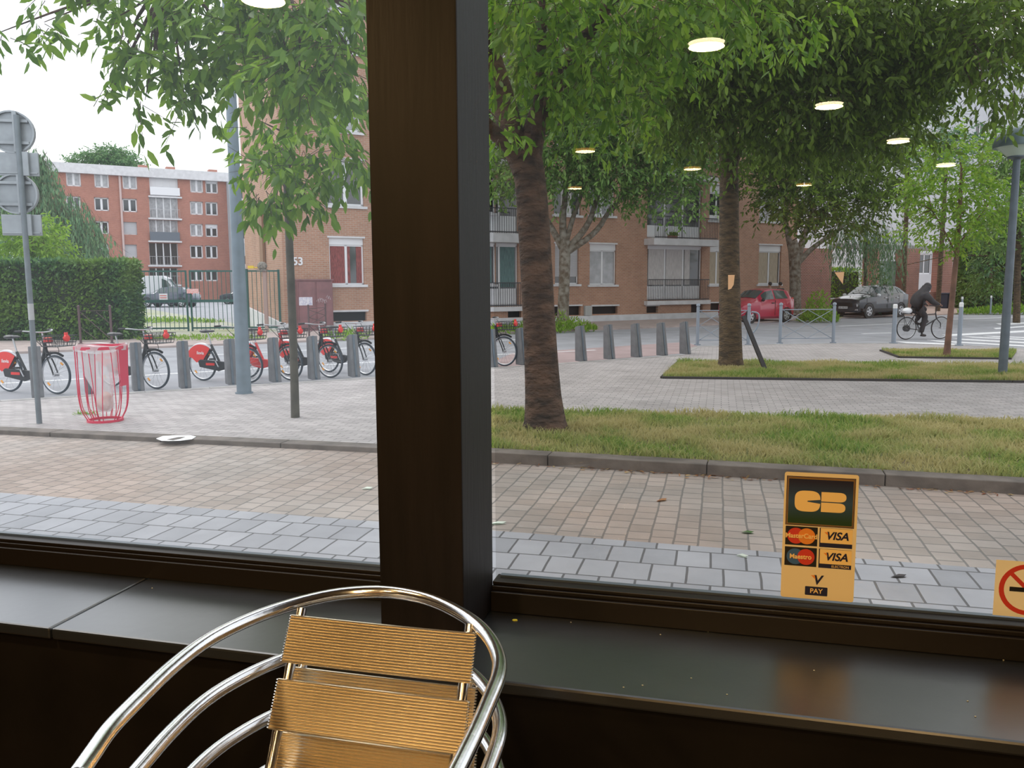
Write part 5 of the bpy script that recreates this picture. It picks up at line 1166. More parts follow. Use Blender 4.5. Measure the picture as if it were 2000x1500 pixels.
pm = W(452, 560, 82.0); pm.z = 0; s3, _ = car('courtyard_hatchback', 'dark hatchback in the courtyard beside the tall lamp mast', pm+Vector((.6, 1, 0)), R(185), [(a*.95, *r) for a, *r in ST2], blkp, (1.15, -1.2), .34, [('windscreen', .85, .25, 4.05, 5.98, (0, 0)), ('side_window', .6, -.12, 3.12, 3.9, (-.4, 0)), ('side_window', -.22, -1.0, 3.12, 3.9, (0, 0))])
# ---------------------------------------------------------------- people
cloth_k = mat('black_jacket_cloth', (.022, .022, .026), .75, vary=.4, scale=6, bump=.4); cloth_j = mat('dark_trouser_cloth', (.018, .018, .022), .85); skin_m = mat('skin', (.33, .18, .12), .55); hair_m = mat('black_hair', (.012, .010, .010), .6); shoe_m = mat('dark_shoe', (.015, .014, .014), .5)
rp = G(1769, 663.5, 0); fp = G(1836, 662, 0); d_ = (fp-rp); bz = math.atan2(d_.y, d_.x); wb = d_.length; r = .355
cb = thing('city_bicycle', 'black touring bicycle ridden by the hooded cyclist', 'bicycle', rp, bz)
for x in (0, wb): wheel(cb, (x, 0, r), r, rubber, rim_m, 24, 'wheel', False)
BB = Vector((.45, 0, .30)); SE = Vector((.30, 0, .80)); HD = Vector((wb-.22, 0, .82)); HL = Vector((wb-.17, 0, .64))
mb = MB()
for a, b, q in ((BB, SE, .017), (BB, HL, .020), (SE-Vector((0, 0, .05)), HD-Vector((0, 0, .03)), .016), (HD, HL, .02), (HL, Vector((wb-.02, 0, .5)), .016), (Vector((wb-.02, 0, .5)), Vector((wb, 0, r)), .014)): mb.tube([a, b], q, 8)
for s in (-.06, .06): mb.tube([BB, Vector((0, s, r))], .011, 6); mb.tube([SE, Vector((0, s, r))], .010, 6)
mb.build('frame', dark_metal, cb, True)
mb = MB(); mb.tube([(0, -.05, r), (0, .05, r)], .10, 20); mb.build('hub_motor', dark_metal, cb, True)
mb = MB(); mb.box((.62, 0, .52), (.30, .08, .13), M=Matrix.Rotation(R(-32), 4, 'Y')); mb.build('battery_pack', dark_metal, cb, bevel=.02)
mb = MB(); mb.tube(smooth_path([HD+Vector((-.10, .30, .22)), HD+Vector((.03, .26, .23)), HD+Vector((.08, .1, .20)), HD+Vector((.08, -.1, .20)), HD+Vector((.03, -.26, .23)), HD+Vector((-.10, -.30, .22))], 2), .013, 8); mb.tube([HD, HD+Vector((.05, 0, .2))], .015, 8); mb.build('handlebar', dark_metal, cb, True)
mb = MB(); mb.tube([SE, SE+Vector((-.03, 0, .13))], .013, 8); mb.ball(SE+Vector((-.05, 0, .16)), (.15, .075, .035), 12); mb.build('saddle', rubber, cb, True)
mb = MB(); mb.box((-.02, 0, .80), (.30, .12, .02)); mb.tube([(-.12, 0, .8), (0, .06, r)], .007, 5); mb.tube([(-.12, 0, .8), (0, -.06, r)], .007, 5); mb.tube([(.28, 0, .76), (.1, 0, .8)], .008, 5); mb.build('rear_rack', dark_metal, cb)
mb = MB(); mb.ball((-.0, 0, .90), (.16, .13, .10), 12); mb.build('white_bag', white_pvc, cb, True)
mb = MB(); mb.tube([BB+Vector((0, -.09, 0)), BB+Vector((0, .09, 0))], .016, 8); mb.tube([BB+Vector((0, -.09, 0)), BB+Vector((.02, -.10, -.17))], .011, 6); mb.tube([BB+Vector((0, .09, 0)), BB+Vector((-.02, .10, .17))], .011, 6); mb.tube([BB+Vector((0, -.05, 0)), BB+Vector((0, -.06, 0))], .09, 16); mb.build('crank', steel, cb)
for s, dz in ((-1, -.18), (1, .18)): mb = MB(); mb.box(BB+Vector((.02*-s, s*.14, dz)), (.09, .09, .025)); mb.build('pedal', rubber, cb)
# cyclist, seated, leaning forward with hands on the bars
per = thing('person', 'person in a black hooded jacket and dark trousers riding the touring bicycle to the right', 'person', rp, bz)
hip = SE+Vector((-.02, 0, .24)); ch_ = hip+Vector((.20, 0, .30)); nk = ch_+Vector((.13, 0, .16)); hdc = nk+Vector((.09, 0, .12))
J = [(*hip, (.06, .07)), (*(hip.lerp(ch_, .5)+Vector((-.05, 0, .03))), (.09, .10)), (*ch_, (.10, .12)), (*nk, .05), (*(nk+Vector((.045, 0, .07))), (.075, .085)), (*hdc, (.085, .10)), (*(hdc+Vector((.02, 0, .09))), .06)]
E = [(0, 1), (1, 2), (2, 3), (3, 4), (4, 5), (5, 6)]; JT = []; 
def chain(pts, root):
    global J, E
    prev = root
    for p in pts: J.append(p); E.append((prev, len(J)-1)); prev = len(J)-1
    return prev
grip = {s: HD+Vector((-.06, s*.285, .235)) for s in (1, -1)}
ang = {1: BB+Vector((-.03, .13, .26)), -1: BB+Vector((.0, -.13, -.09))}
hands = {}
for s in (1, -1):
    sh = ch_+Vector((.05, s*.17, .03)); el = sh.lerp(grip[s], .5)+Vector((-.04, s*.06, -.07)); wr_ = grip[s]+Vector((-.06, 0, .035))
    chain([(*sh, .045), (*el, .035), (*wr_, .025), (*(grip[s]+Vector((-.01, 0, .022))), (.026, .036))], 2)
    kn = (hip+ang[s])*.5+Vector((.24 if s < 0 else .34, 0, .10 if s < 0 else .16)); L1 = (kn-hip).length
    chain([(*(hip+Vector((.03, s*.08, -.01))), .04), (*kn.lerp(hip, .5), .045), (*kn, .035), (*kn.lerp(ang[s], .45), .035), (*ang[s], .03), (*(ang[s]+Vector((.05, 0, -.06))), .025), (*(ang[s]+Vector((.14, 0, -.075))), .02)], 0)
body = skin('body', J, E, cloth_j, per, 2, 0)
jt = []; je = []
def grow(pts, idx_root=None):
    base = len(jt); jt.extend(pts)
    for i in range(base, len(jt)-1): je.append((i, i+1))
    if idx_root is not None: je.append((idx_root, base))
    return len(jt)-1
jt += [(*(hip+Vector((-.05, 0, -.03))), (.17, .22)), (*(hip.lerp(ch_, .5)+Vector((-.045, 0, .03))), (.18, .22)), (*(ch_+Vector((0, 0, .02))), (.17, .23)), (*(nk+Vector((-.02, 0, .02))), .14), (*(hdc+Vector((-.04, 0, .01))), (.15, .15)), (*(hdc+Vector((-.03, 0, .06))), .12)]; je += [(0, 1), (1, 2), (2, 3), (3, 4), (4, 5)]
for s in (1, -1):
    sh = ch_+Vector((.05, s*.17, .03)); el = sh.lerp(grip[s], .5)+Vector((-.04, s*.06, -.07)); wr_ = grip[s]+Vector((-.07, 0, .04)); grow([(*sh, .12), (*sh.lerp(el, .6), .10), (*el, .09), (*el.lerp(wr_, .6), .07), (*wr_, .05)], 2)
skin('hooded_jacket', jt, je, cloth_k, per, 2, 0)
tj = [(*(hip+Vector((-.02, 0, -.02))), (.22, .25))]; te = []
for s in (1, -1):
    kn = (hip+ang[s])*.5+Vector((.24 if s < 0 else .34, 0, .10 if s < 0 else .16)); b0 = len(tj)
    tj += [(*(hip+Vector((.08, s*.09, -.04))), .135), (*kn.lerp(hip, .5), .125), (*kn, .10), (*kn.lerp(ang[s], .45), .08), (*ang[s], .062)]; te += [(0, b0)]+[(b0+i, b0+i+1) for i in range(4)]
skin('trousers', tj, te, cloth_j, per, 2, 0)
for s in (1, -1):
    if 0: skin('trouser_leg', [(*(hip+Vector((.0, s*.08, -.02))), .16), (*kn.lerp(hip, .5), .13), (*kn, .10), (*kn.lerp(ang[s], .45), .078), (*ang[s], .062)], [(0, 1), (1, 2), (2, 3), (3, 4)], cloth_j, per, 2, 0)
    skin('shoe', [(*(ang[s]+Vector((-.03, 0, -.06))), .05), (*(ang[s]+Vector((.06, 0, -.07))), .05), (*(ang[s]+Vector((.17, 0, -.085))), .035)], [(0, 1), (1, 2)], shoe_m, per, 2, 0)
    for k in range(4):   # fingers closed round the grip
        y = (k-1.5)*.019; g0 = grip[s]
        skin('finger', [(g0.x-.005, g0.y+y, g0.z+.022, .010), (g0.x+.022, g0.y+y, g0.z+.008, .009), (g0.x+.022, g0.y+y, g0.z-.014, .008), (g0.x+.002, g0.y+y, g0.z-.020, .0075)], [(0, 1), (1, 2), (2, 3)], skin_m, body, 1, 0)
    skin('thumb', [(grip[s].x-.02, grip[s].y-s*.03, grip[s].z+.015, .011), (grip[s].x-.012, grip[s].y-s*.045, grip[s].z-.008, .010), (grip[s].x+.006, grip[s].y-s*.048, grip[s].z-.018, .008)], [(0, 1), (1, 2)], skin_m, body, 1, 0)
mb = MB(); mb.ball(hdc+Vector((.035, 0, .0)), (.085, .07, .105), 16); fc = mb.build('face', skin_m, body, True)
mb = MB(); mb.ball(hdc+Vector((.118, 0, -.01)), (.018, .012, .02), 8); mb.build('nose', skin_m, fc, True)
for s in (1, -1): mb = MB(); mb.ball(hdc+Vector((.108, s*.028, .022)), (.008, .012, .007), 8); mb.build('eye', hair_m, fc, True)
mb = MB(); mb.ball(hdc+Vector((.106, 0, -.048)), (.008, .022, .006), 8); mb.build('mouth', printred, fc, True)
mb = MB(); mb.ball(hdc+Vector((-.02, 0, .012)), (.125, .112, .138), 18); mb.ball(hdc+Vector((-.07, 0, -.06)), (.13, .13, .12), 14); mb.build('hood', cloth_k, body, True)
for s in (1, -1): skin('hand', [(*(grip[s]+Vector((-.07, 0, .035))), .026), (*(grip[s]+Vector((-.03, 0, .03))), (.024, .038)), (*(grip[s]+Vector((.0, 0, .024))), (.018, .036))], [(0, 1), (1, 2)], skin_m, body, 2, 0)
def stander(px, py_top, label, coat):
    u = KPx(px, 14.3); base = K(u, 14.3, .06); hh = 1.74; t = thing('person', label, 'person', base, KA+math.pi/2)
    sp = [(0, 0, .94, (.13, .16)), (0, 0, 1.12, (.11, .14)), (0, 0, 1.34, (.12, .18)), (.01, 0, 1.48, .06), (.02, 0, 1.56, .07), (.03, 0, 1.65, (.088, .078)), (.02, 0, 1.72, .05)]; ed = [(i, i+1) for i in range(6)]
    def add(pts, root):
        prev = root
        for p in pts: sp.append(p); ed.append((prev, len(sp)-1)); prev = len(sp)-1
    for s in (1, -1):
        add([(0, s*.20, 1.40, .06), (-.02, s*.27, 1.12, .045), (.05, s*.27, .88, .032), (.07, s*.27, .80, (.02, .04))], 2)
        add([(0, s*.10, .86, .095), (.01, s*.10, .50, .062), (0, s*.10, .10, .042), (.06, s*.10, .05, .042), (.16, s*.10, .035, .032)], 0)
    b = skin('body', sp, ed, skin_m, t, 2, 0)
    cj = [(0, 0, .90, (.16, .19)), (0, 0, 1.12, (.145, .18)), (0, 0, 1.36, (.145, .21)), (.0, 0, 1.47, .09)]; ce = [(0, 1), (1, 2), (2, 3)]; k = len(cj)
    for s in (1, -1): b0 = len(cj); cj += [(0, s*.20, 1.40, .085), (-.02, s*.27, 1.12, .07), (.04, s*.27, .90, .055)]; ce += [(2, b0), (b0, b0+1), (b0+1, b0+2)]
    skin('jacket', cj, ce, coat, t, 2, 0)
    for s in (1, -1): skin('trouser_leg', [(0, s*.09, .90, .12), (.01, s*.10, .50, .085), (0, s*.10, .12, .065)], [(0, 1), (1, 2)], cloth_j, t, 2, 0); skin('shoe', [(-.03, s*.10, .05, .05), (.17, s*.10, .035, .04)], [(0, 1)], shoe_m, t, 2, 0)
    mb = MB(); mb.ball((.0, 0, 1.70), (.105, .095, .10), 14); mb.build('hair', hair_m, b, True)
    for s in (1, -1):
        for f in range(4): skin('finger', [(.055+.018*f, s*.27, .79, .009), (.058+.018*f, s*.268, .75, .008), (.055+.018*f, s*.258, .72, .007)], [(0, 1), (1, 2)], skin_m, b, 1, 0)
    return t
stander(1502, 545, 'dark-haired person in black standing behind the red car, left of two', cloth_k); stander(1522, 545, 'dark-haired person in black standing behind the red car, right of two', cloth_k)
# ---------------------------------------------------------------- trees, hedges, far greenery
def B(px, py, d, rx, ry, rd, n): k = d/FPX; return (tuple(W(px, py, d)), (rx*k, rd, ry*k), n)
def tree(name, label, base, trunk_pts, trunk_r, limbs, blobs, leaf, leafm, barkm, per=9, twig=.45, droop=.5, wid=1.0, lper=2, lr=.05, group=None, starts=None, seg=14):
    t = thing(name, label, 'tree', (0, 0, 0), 0, group); t.location = base; off = Vector(base)
    mb = MB(); mb.M = Matrix.Translation(-off)
    P = smooth_path(trunk_pts, 1); n = len(P); rs = [float(np.interp(i/(n-1), np.linspace(0, 1, len(trunk_r)), trunk_r)) for i in range(n)]
    mb.tube(P, rs, seg)
    st_ = list(trunk_pts[-2:])
    for pts, r0, r1 in limbs:
        Q = smooth_path(pts, 2); m_ = len(Q); mb.tube(Q, [r0+(r1-r0)*i/(m_-1) for i in range(m_)], 10); st_ += [Q[m_//2], Q[-1], Q[3*m_//4]]
    blobs_to_limbs(mb, starts or st_, blobs, lr, lper); mb.build('trunk', barkm, t, True)
    lb = [((c[0]-off.x, c[1]-off.y, c[2]-off.z), r, k) for c, r, k in blobs]
    foliage('foliage', t, leafm, lb, leaf, per, twig, droop, wid, barkm)
    return t
D1 = 9.3
def w(px, py, d=D1): return W(px, py, d)
b1 = G(1065, 836, .13)
flare = [(1065, 845), (1064, 815), (1060, 760), (1054, 650), (1046, 500), (1040, 400), (1032, 320), (1022, 290)]
blobs1 = [B(1180, -260, 8.5, 420, 110, 2.4, 620), B(1120, 100, 9.5, 150, 70, 1.0, 90), B(1010, 30, 7.6, 130, 70, 1.0, 75), B(1160, 60, 7.8, 150, 80, 1.2, 90), B(1330, 40, 8.2, 150, 70, 1.2, 80), B(1090, 150, 8.4, 130, 60, .8, 45), B(1230, 150, 8.8, 140, 55, 1.0, 60), B(985, 270, 7.6, 45, 40, .4, 10), B(1130, 220, 9.5, 140, 50, .8, 40), B(980, 170, 10.5, 60, 110, .6, 26),  # first blob: dense crown above the view, added to cast shade below
  B(1480, 30, 9.0, 140, 60, 1.2, 55), B(1200, -60, 8.0, 300, 60, 1.4, 120),
  B(640, 20, 6.2, 90, 50, .8, 60), B(550, 60, 6.4, 90, 60, .8, 60), B(670, 110, 6.0, 50, 50, .6, 26), B(600, 150, 5.9, 80, 45, .5, 30), B(530, 130, 6.2, 50, 45, .5, 20), B(440, 10, 6.4, 80, 30, .8, 34), B(420, 65, 6.6, 60, 30, .6, 22), B(370, 110, 6.6, 30, 30, .4, 9),
  B(300, 0, 6.6, 110, 28, .8, 30), B(250, 60, 6.6, 45, 30, .5, 13), B(300, 115, 6.5, 45, 25, .4, 11), B(225, 120, 6.6, 20, 14, .2, 4), B(330, 140, 6.5, 30, 16, .3, 7), B(270, 190, 6.5, 18, 12, .2, 4), B(370, 205, 6.5, 24, 10, .2, 5), B(196, 215, 6.5, 10, 6, .15, 2), B(85, 52, 6.3, 40, 10, .2, 6), B(12, 72, 6.2, 16, 8, .15, 3), B(140, 0, 6.4, 60, 10, .3, 8), B(450, 130, 6.6, 25, 30, .3, 8), B(500, -50, 6.4, 320, 40, 1.2, 90)]
limbs1 = [([w(1028, 330), w(1000, 270), w(985, 200), w(962, 120, 9.0), w(930, 20, 8.8), w(900, -120, 8.6)], .17, .07), ([w(1030, 330), w(1045, 240), w(1078, 175), w(1105, 125), w(1150, 60, 9.0), w(1240, -60, 8.6)], .15, .05),
  ([w(1010, 300, 9.2), w(960, 255, 9.0), w(900, 190, 8.6), w(800, 90, 7.8), w(680, 0, 7.0), w(520, -60, 6.6), w(330, -40, 6.5)], .09, .025), ([w(1040, 330, 9.3), w(1052, 200, 8.9), w(1060, 60, 8.4), w(1060, -80, 8.2)], .07, .03)]
tree('cherry_tree', 'big rough-barked tree in the raised grass bed nearest the window', b1, [w(*p) for p in flare], [.30, .24, .205, .185, .18, .175, .17, .17], limbs1, blobs1, .125, leaf_near, bark, per=8, twig=.27, droop=.55, lper=1, lr=.022, seg=20)
# slender young tree left
d6 = 10.6; b6 = G(577, 822, PZ)
bl6 = [B(555, 375, 9.0, 65, 22, .4, 17), B(520, 330, 9.2, 45, 35, .4, 15), B(600, 320, 9.2, 50, 35, .5, 17), B(550, 260, 9.8, 75, 40, .5, 24), B(650, 280, 9.4, 50, 40, .5, 18), B(700, 325, 9.0, 25, 25, .3, 8), B(580, 190, 10.2, 90, 50, .6, 26), B(660, 200, 10.2, 50, 40, .6, 14), B(560, 100, 10.4, 90, 50, .6, 24), B(495, 370, 9, 18, 25, .3, 6)]
tree('young_tree', 'slender straight young tree left of the pillar with hanging foliage', b6, [w(577, 824, d6), w(574, 700, d6), w(567, 520, d6), w(560, 350, d6), w(556, 200, d6), w(552, 60, d6)], [.058, .052, .050, .046, .038, .02], [], bl6, .17, leaf_near, stem_m, per=8, twig=.32, droop=.75, lper=2, lr=.012, starts=[w(560, 350, d6), w(558, 260, d6), w(556, 200, d6), w(554, 120, d6)])
# second tree
d2 = 16.7; b2 = G(1427, 719, .1)
bl2 = [B(1650, -260, 14, 520, 130, 3, 900), B(1350, 130, 15, 120, 60, 1.5, 200), B(1400, 80, 14.5, 170, 90, 2.0, 495), B(1600, 60, 14.5, 190, 90, 2.2, 600), B(1800, 50, 14.5, 190, 70, 2.2, 495), B(1560, 190, 15, 150, 70, 1.5, 345), B(1340, 210, 15.5, 110, 70, 1.5, 225), B(1700, 170, 15, 120, 70, 1.5, 270), B(1480, 280, 16, 90, 40, 1.0, 98), B(1620, 270, 15.5, 90, 45, 1.0, 120), B(1960, 60, 12.5, 80, 70, 1.2, 135), B(1965, 150, 12, 40, 60, .6, 39), B(1940, 200, 12.5, 20, 25, .3, 8), B(1830, 130, 14.5, 90, 50, 1.2, 135), B(1600, -40, 14.5, 500, 50, 2, 450), B(1760, 250, 15.0, 60, 35, .8, 51)]  # leading blob is out of view, put in to darken canopy and pavement
limbs2 = [([w(1425, 340, d2), w(1445, 270, d2), w(1500, 215, d2), w(1580, 160, 16), w(1700, 80, 15.5), w(1850, 60, 15)], .13, .03), ([w(1422, 300, d2), w(1390, 220, d2), w(1360, 130, 16), w(1330, 40, 15.5)], .11, .03), ([w(1418, 250, d2), w(1430, 140, d2), w(1460, 20, 16), w(1500, -80, 15.5)], .12, .04)]
tree('street_tree', 'straight-trunked tree in the second grass bed with the leaning post', b2, [w(1427, 726, d2), w(1427, 690, d2), w(1426, 620, d2), w(1424, 500, d2), w(1424, 400, d2), w(1424, 330, d2), w(1419, 240, d2), w(1415, 150, d2)], [.30, .235, .22, .20, .19, .18, .15, .12], limbs2, bl2, .15, leaf_dark, bark2, per=9, twig=.55, droop=.6, lper=2, lr=.03, seg=18)
# tree by the wall across the road
d3 = 32.0; b3 = G(1099, 637, .05)
bl3 = [B(1010, 20, 32, 120, 70, 2.5, 300), B(1200, 10, 31, 150, 80, 2.5, 380), B(1400, 40, 33, 110, 90, 2.5, 260), B(1180, 230, 31.5, 200, 50, 2, 200), B(1000, 120, 33, 90, 120, 2.5, 260), B(1160, 130, 31, 160, 110, 2.5, 480), B(1330, 170, 31, 120, 100, 2.5, 340), B(1470, 190, 33, 70, 110, 2, 170), B(1020, 320, 31, 60, 55, 1.5, 120), B(1110, 300, 31, 90, 80, 2.0, 390), B(1210, 320, 31, 100, 60, 2.0, 360), B(1300, 330, 31, 80, 40, 1.6, 180), B(960, 330, 34, 40, 60, 1.0, 105), B(1190, 240, 31, 130, 50, 2.0, 270), B(1330, 280, 31, 90, 50, 1.8, 180), B(1350, 395, 30, 60, 18, 1, 33), B(1230, 390, 31, 50, 22, 1, 33), B(1000, 230, 33, 70, 70, 1.5, 135)]
lim3 = [([w(1103, 492, d3), w(1080, 450, d3), w(1052, 400, d3), w(1030, 330, d3)], .16, .05), ([w(1102, 480, d3), w(1098, 430, d3), w(1105, 380, d3), w(1110, 300, d3)], .18, .06), ([w(1106, 490, d3), w(1150, 440, d3), w(1165, 390, d3), w(1190, 320, d3)], .15, .05), ([w(1108, 492, d3), w(1165, 455, d3), w(1190, 410, d3), w(1240, 360, d3)], .14, .05), ([w(1104, 480, d3), w(1120, 420, d3), w(1140, 370, d3), w(1150, 300, d3)], .12, .04)]
tree('street_tree', 'branching mottled-bark tree against the orange brick facade', b3, [w(1099, 640, d3), w(1100, 600, d3), w(1102, 560, d3), w(1103, 500, d3), w(1104, 470, d3)], [.27, .22, .21, .22, .20], lim3, bl3, .21, leaf_mid, bark3, per=9, twig=.8, droop=.4, lper=3, lr=.035)
# tree right of the red car
d4 = 37.0; b4 = K(KPx(1553, 14.6), 14.6, .06); d4 = b4.y
bl4 = [B(1530, 130, 36, 120, 110, 2.5, 420), B(1680, 150, 37, 120, 100, 2.5, 380), B(1600, 20, 37, 180, 70, 2.5, 400), B(1560, 380, 36, 80, 60, 2.0, 294), B(1650, 340, 36, 110, 70, 2.2, 434), B(1500, 330, 37, 60, 50, 1.5, 126), B(1700, 260, 38, 100, 70, 2.2, 336), B(1730, 370, 36, 60, 40, 1.5, 112), B(1560, 280, 37, 110, 60, 2, 308), B(1650, 430, 36, 60, 22, 1, 84)]
lim4 = [([w(1553, 510, d4), w(1540, 470, d4), w(1530, 400, d4)], .22, .08), ([w(1556, 512, d4), w(1570, 460, d4), w(1590, 410, d4), w(1600, 350, d4)], .22, .08), ([w(1560, 512, d4), w(1590, 480, d4), w(1640, 450, d4), w(1690, 390, d4)], .17, .05)]
tree('street_tree', 'forked dark-crowned tree between the red car and the brick pier', b4, [w(1553, 612, d4), w(1553, 580, d4), w(1553, 540, d4), w(1552, 500, d4), w(1548, 470, d4)], [.34, .30, .29, .31, .24], lim4, bl4, .24, leaf_dark, bark3, per=9, twig=.9, droop=.3, lper=3, lr=.04)
# leaning sapling
b5 = G(1849, 694, .1); d5 = b5.y
bl5 = [B(1870, 440, d5, 65, 40, .8, 105), B(1870, 370, d5, 95, 50, 1.0, 210), B(1870, 300, d5, 75, 45, .9, 125), B(1800, 370, d5, 35, 30, .6, 32), B(1790, 450, d5, 30, 20, .4, 16), B(1940, 400, d5, 45, 40, .7, 60), B(1865, 480, d5, 40, 15, .4, 20)]
tree('young_tree', 'bright green sapling with a thin reddish leaning trunk in the small bed', b5, [w(1849, 696, d5), w(1852, 660, d5), w(1860, 580, d5), w(1868, 500, d5), w(1874, 420, d5), w(1878, 330, d5)], [.085, .066, .060, .055, .045, .02], [([w(1868, 500, d5), w(1850, 460, d5), w(1820, 410, d5)], .025, .01), ([w(1870, 480, d5), w(1900, 440, d5), w(1930, 400, d5)], .025, .01)], bl5, .115, leaf_sapling, mat('reddish_young_bark', (.16, .085, .06), .8, vary=.3, scale=5, bump=.4), per=9, twig=.35, droop=.3, lper=2, lr=.015)
# trees behind on the right: rows of broad crowns
def broad(label, px, py, d, rx, ry, rd, n, leafm, leaf=.3, trunk=True, group='background trees', tw=1.2, nb=4, baseblob=None):
    base = W({1780: 1766, 1850: 1834}.get(px, px), 560, d); base.z = 0; c = W(px, py, d); k = d/FPX; bl = []
    rg = np.random.default_rng(int(px*7+py))
    for i in range(nb): bl.append(B(px+rg.uniform(-.45, .45)*rx, py+rg.uniform(-.4, .4)*ry, d+rg.uniform(-.4, .4)*rd, rx*.65, ry*.65, rd*.7, int(n*1.5)//nb))
    return tree('background_tree', label, base, [base, base.lerp(c, .4), base.lerp(c, .8), c], [.15, .14, .12, .1], [], bl, leaf, leafm, bark2, per=8, twig=tw, droop=.2, lper=1, lr=.06, group=group, seg=8)
broad('leafy background crown behind the top right canopy', 1780, 140, 52, 110, 120, 4, 620, leaf_mid)
broad('background tree at the right edge behind the dome lamp', 1990, 330, 40, 70, 80, 3, 300, leaf_mid, .26)
broad('background tree low at the right edge of the picture', 1990, 440, 36, 50, 60, 2.5, 220, leaf_mid, .24)
broad('hazy background tree behind the bright sapling', 1850, 290, 50, 60, 45, 3, 170, leaf_willow, .28)
tree('weeping_willow', 'small grey-green weeping tree above the brick garden wall', W(1690, 560, 44), [K(KPx(1690, 19), 19, 0), W(1690, 500, 44), W(1692, 430, 44)], [.12, .1, .08], [], [B(1680, 440, 43, 55, 35, 1.4, 120), B(1730, 470, 43, 35, 50, 1.2, 90), B(1650, 470, 43, 30, 25, 1.0, 40), B(1720, 520, 43, 20, 40, .8, 30)], .22, leaf_willow, bark3, per=10, twig=.9, droop=2.2, wid=.6, lper=1, lr=.03)
# greenery left
tree('weeping_birch', 'tall soft green weeping tree behind the hedge on the left', W(80, 560, 56), [W(80, 562, 56), W(80, 450, 56), W(75, 330, 56)], [.4, .3, .1], [], [B(60, 330, 56, 38, 50, 2, 240), B(95, 410, 56, 65, 60, 3, 520), B(150, 450, 55, 48, 55, 2.4, 330), B(20, 400, 57, 50, 90, 3, 420), B(75, 300, 56, 18, 20, 1, 30), B(185, 490, 54, 25, 18, 1, 40)], .34, leaf_willow, bark2, per=10, twig=1.7, droop=2.6, wid=.7, lper=1, lr=.08)
tree('garden_shrub_tree', 'yellow-green bushy tree just behind the hedge on the left', W(60, 560, 36), [W(60, 562, 36), W(60, 470, 36)], [.15, .1], [], [B(70, 460, 36, 45, 45, 1.3, 160), B(20, 470, 36, 50, 40, 1.3, 150), B(100, 490, 36, 30, 25, 1, 50)], .22, leaf_lime, bark2, per=9, twig=.6, droop=.4, lper=1)
for i, (x, y, rx, ry, n) in enumerate([(160, 318, 24, 14, 45), (188, 308, 14, 16, 36), (222, 306, 22, 18, 75), (252, 318, 20, 12, 40)]):
    bs = W(x, 560, 125); bs.z = 0
    tree('background_tree', ['round tree top showing over the white roof, leftmost', 'narrow tree top over the white roof, second from left', 'largest tree top over the white roof of the far block', 'spreading tree top over the white roof, rightmost'][i], bs, [bs, W(x, y+8, 125), W(x, y, 125)], [.3, .2, .1], [], [B(x, y, 125, rx, ry, 3, n*5)], .42, leaf_far, bark2, per=8, twig=1.1, droop=.2, lper=2, lr=.12, group='tree tops behind the far block')
# clipped hedge, box core with a skin of leaves
def hedge(label, a, b, depth, h, n, leaf, lm, seed, name='clipped_hedge', z=.05):
    a, b = Vector(a), Vector(b); L = (b-a).length; rz = math.atan2((b-a).y, (b-a).x); t = thing(name, label, 'hedge', (a.x, a.y, z), rz)
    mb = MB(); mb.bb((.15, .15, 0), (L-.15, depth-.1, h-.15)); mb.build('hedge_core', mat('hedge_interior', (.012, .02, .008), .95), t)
    rg = np.random.default_rng(seed); f = rg.random(n); A1, A2, A3 = L*h, L*depth, depth*h; tot = A1+A2+2*A3
    P = np.zeros((n, 3)); D = np.zeros((n, 3)); x = rg.uniform(0, L, n); y = rg.uniform(0, depth, n); z_ = rg.uniform(.02, h, n)
    front = f < A1/tot; top = (f >= A1/tot) & (f < (A1+A2)/tot); side = ~front & ~top; lft = side & (rg.random(n) < .5); rgt = side & ~lft
    bump = .12*np.sin(x*1.3+z_*2)+.08*np.sin(x*3.7+1)*np.cos(z_*4)
    P[:] = np.stack([x, y, z_], 1); P[front, 1] = .06-bump[front]*.6+rg.random(front.sum())*.14; P[top, 2] = h-.1+bump[top]*.5+rg.random(top.sum())*.12; P[lft, 0] = rg.random(lft.sum())*.12; P[rgt, 0] = L-rg.random(rgt.sum())*.12
    D = rg.normal(size=(n, 3))*.7; D[front, 1] -= .8; D[front, 2] -= .3; D[top, 2] += .9; D[lft, 0] -= .8; D[rgt, 0] += .8
    V, q = leaves_at(P, D, leaf, 1.3); nmesh('hedge_leaves', V, q, lm, t); return t
ha, hb = G(-260, 668, .05), G(246, 664, .05); hh = W(100, 512, G(100, 666, .05).y).z
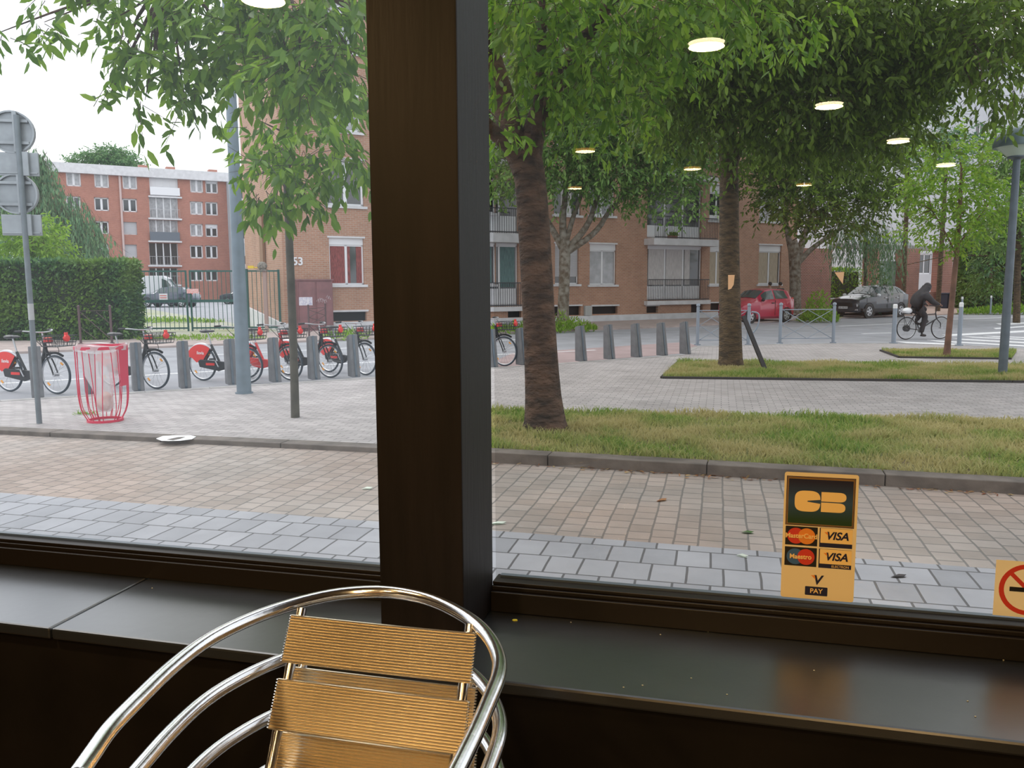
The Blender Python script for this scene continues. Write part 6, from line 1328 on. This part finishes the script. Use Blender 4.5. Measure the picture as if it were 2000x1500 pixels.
hedge('tall dark green clipped hedge along the left behind the bicycles', ha, hb, 1.6, hh-.05, 26000, .15, leaf_hedge, 11)
hedge('bright green clipped hedge between the brick pier and the arcade', K(KPx(1622, 17.6), 17.6), K(KPx(1681, 17.6), 17.6), 1.5, KP(1650, 527, 17.6)[1], 2600, .14, leaf_lime, 12)
hedge('dark hedge mass behind the zebra crossing at the right edge', G(1905, 606, 0), G(2150, 606, 0), 4, 4.4, 9000, .24, leaf_hedge, 13)
tree('dark_shrub', 'dark ivy-like shrub column rising beside the pale block', G(1935, 602, 0), [G(1935, 602, 0), W(1935, 500, 47)], [.1, .08], [], [B(1930, 540, 47, 28, 50, 1.2, 120), B(1925, 470, 47, 22, 50, 1.2, 80), B(1720, 560, 46, 20, 40, 1, 50)], .25, leaf_hedge, bark2, per=8, twig=.6, droop=.4, lper=1)
def verge(label, px, py, z, rx, h, n, lm, seed, leaf=.22):
    p = G(px, py, z); rg = np.random.default_rng(seed); a = rg.uniform(0, 6.28, n); r = np.sqrt(rg.random(n)); P = np.stack([r*np.cos(a)*rx, r*np.sin(a)*.8, rg.random(n)*h*(1-r)], 1); D = rg.normal(size=(n, 3))*.7+np.array([0, 0, .9])
    V, q = leaves_at(P, D, leaf, .6); o = nmesh('verge_plants', V, q, lm, None); o.location = p; return tag(o, label, 'plants', kind='stuff')
verge('weedy green growth at the foot of the mottled tree', 1100, 645, .06, 1.3, .7, 700, leaf_lime, 21); verge('long grass left of the mottled tree foot', 1010, 648, .06, 1.8, .3, 500, leaf_lime, 22)
verge('yellowish bush growing between the red car and the dark SUV', 1598, 628, .03, .9, 1.8, 900, leaf_lime, 23, .25); verge('low weeds before the white plinth right of the lattice barrier', 675, 660, .06, .8, .3, 200, leaf_lime, 24)
verge('grass strip in front of the green gate', 390, 662, .06, 2.2, .12, 700, leaf_lime, 25, .14); verge('grassy patch inside the gate behind the green bars', 300, 630, .06, 3.4, .25, 900, leaf_lime, 26, .2); verge('bright grass on the far right verge by the dark hedge', 1975, 612, .06, 3.0, .5, 1200, leaf_lime, 27, .3)
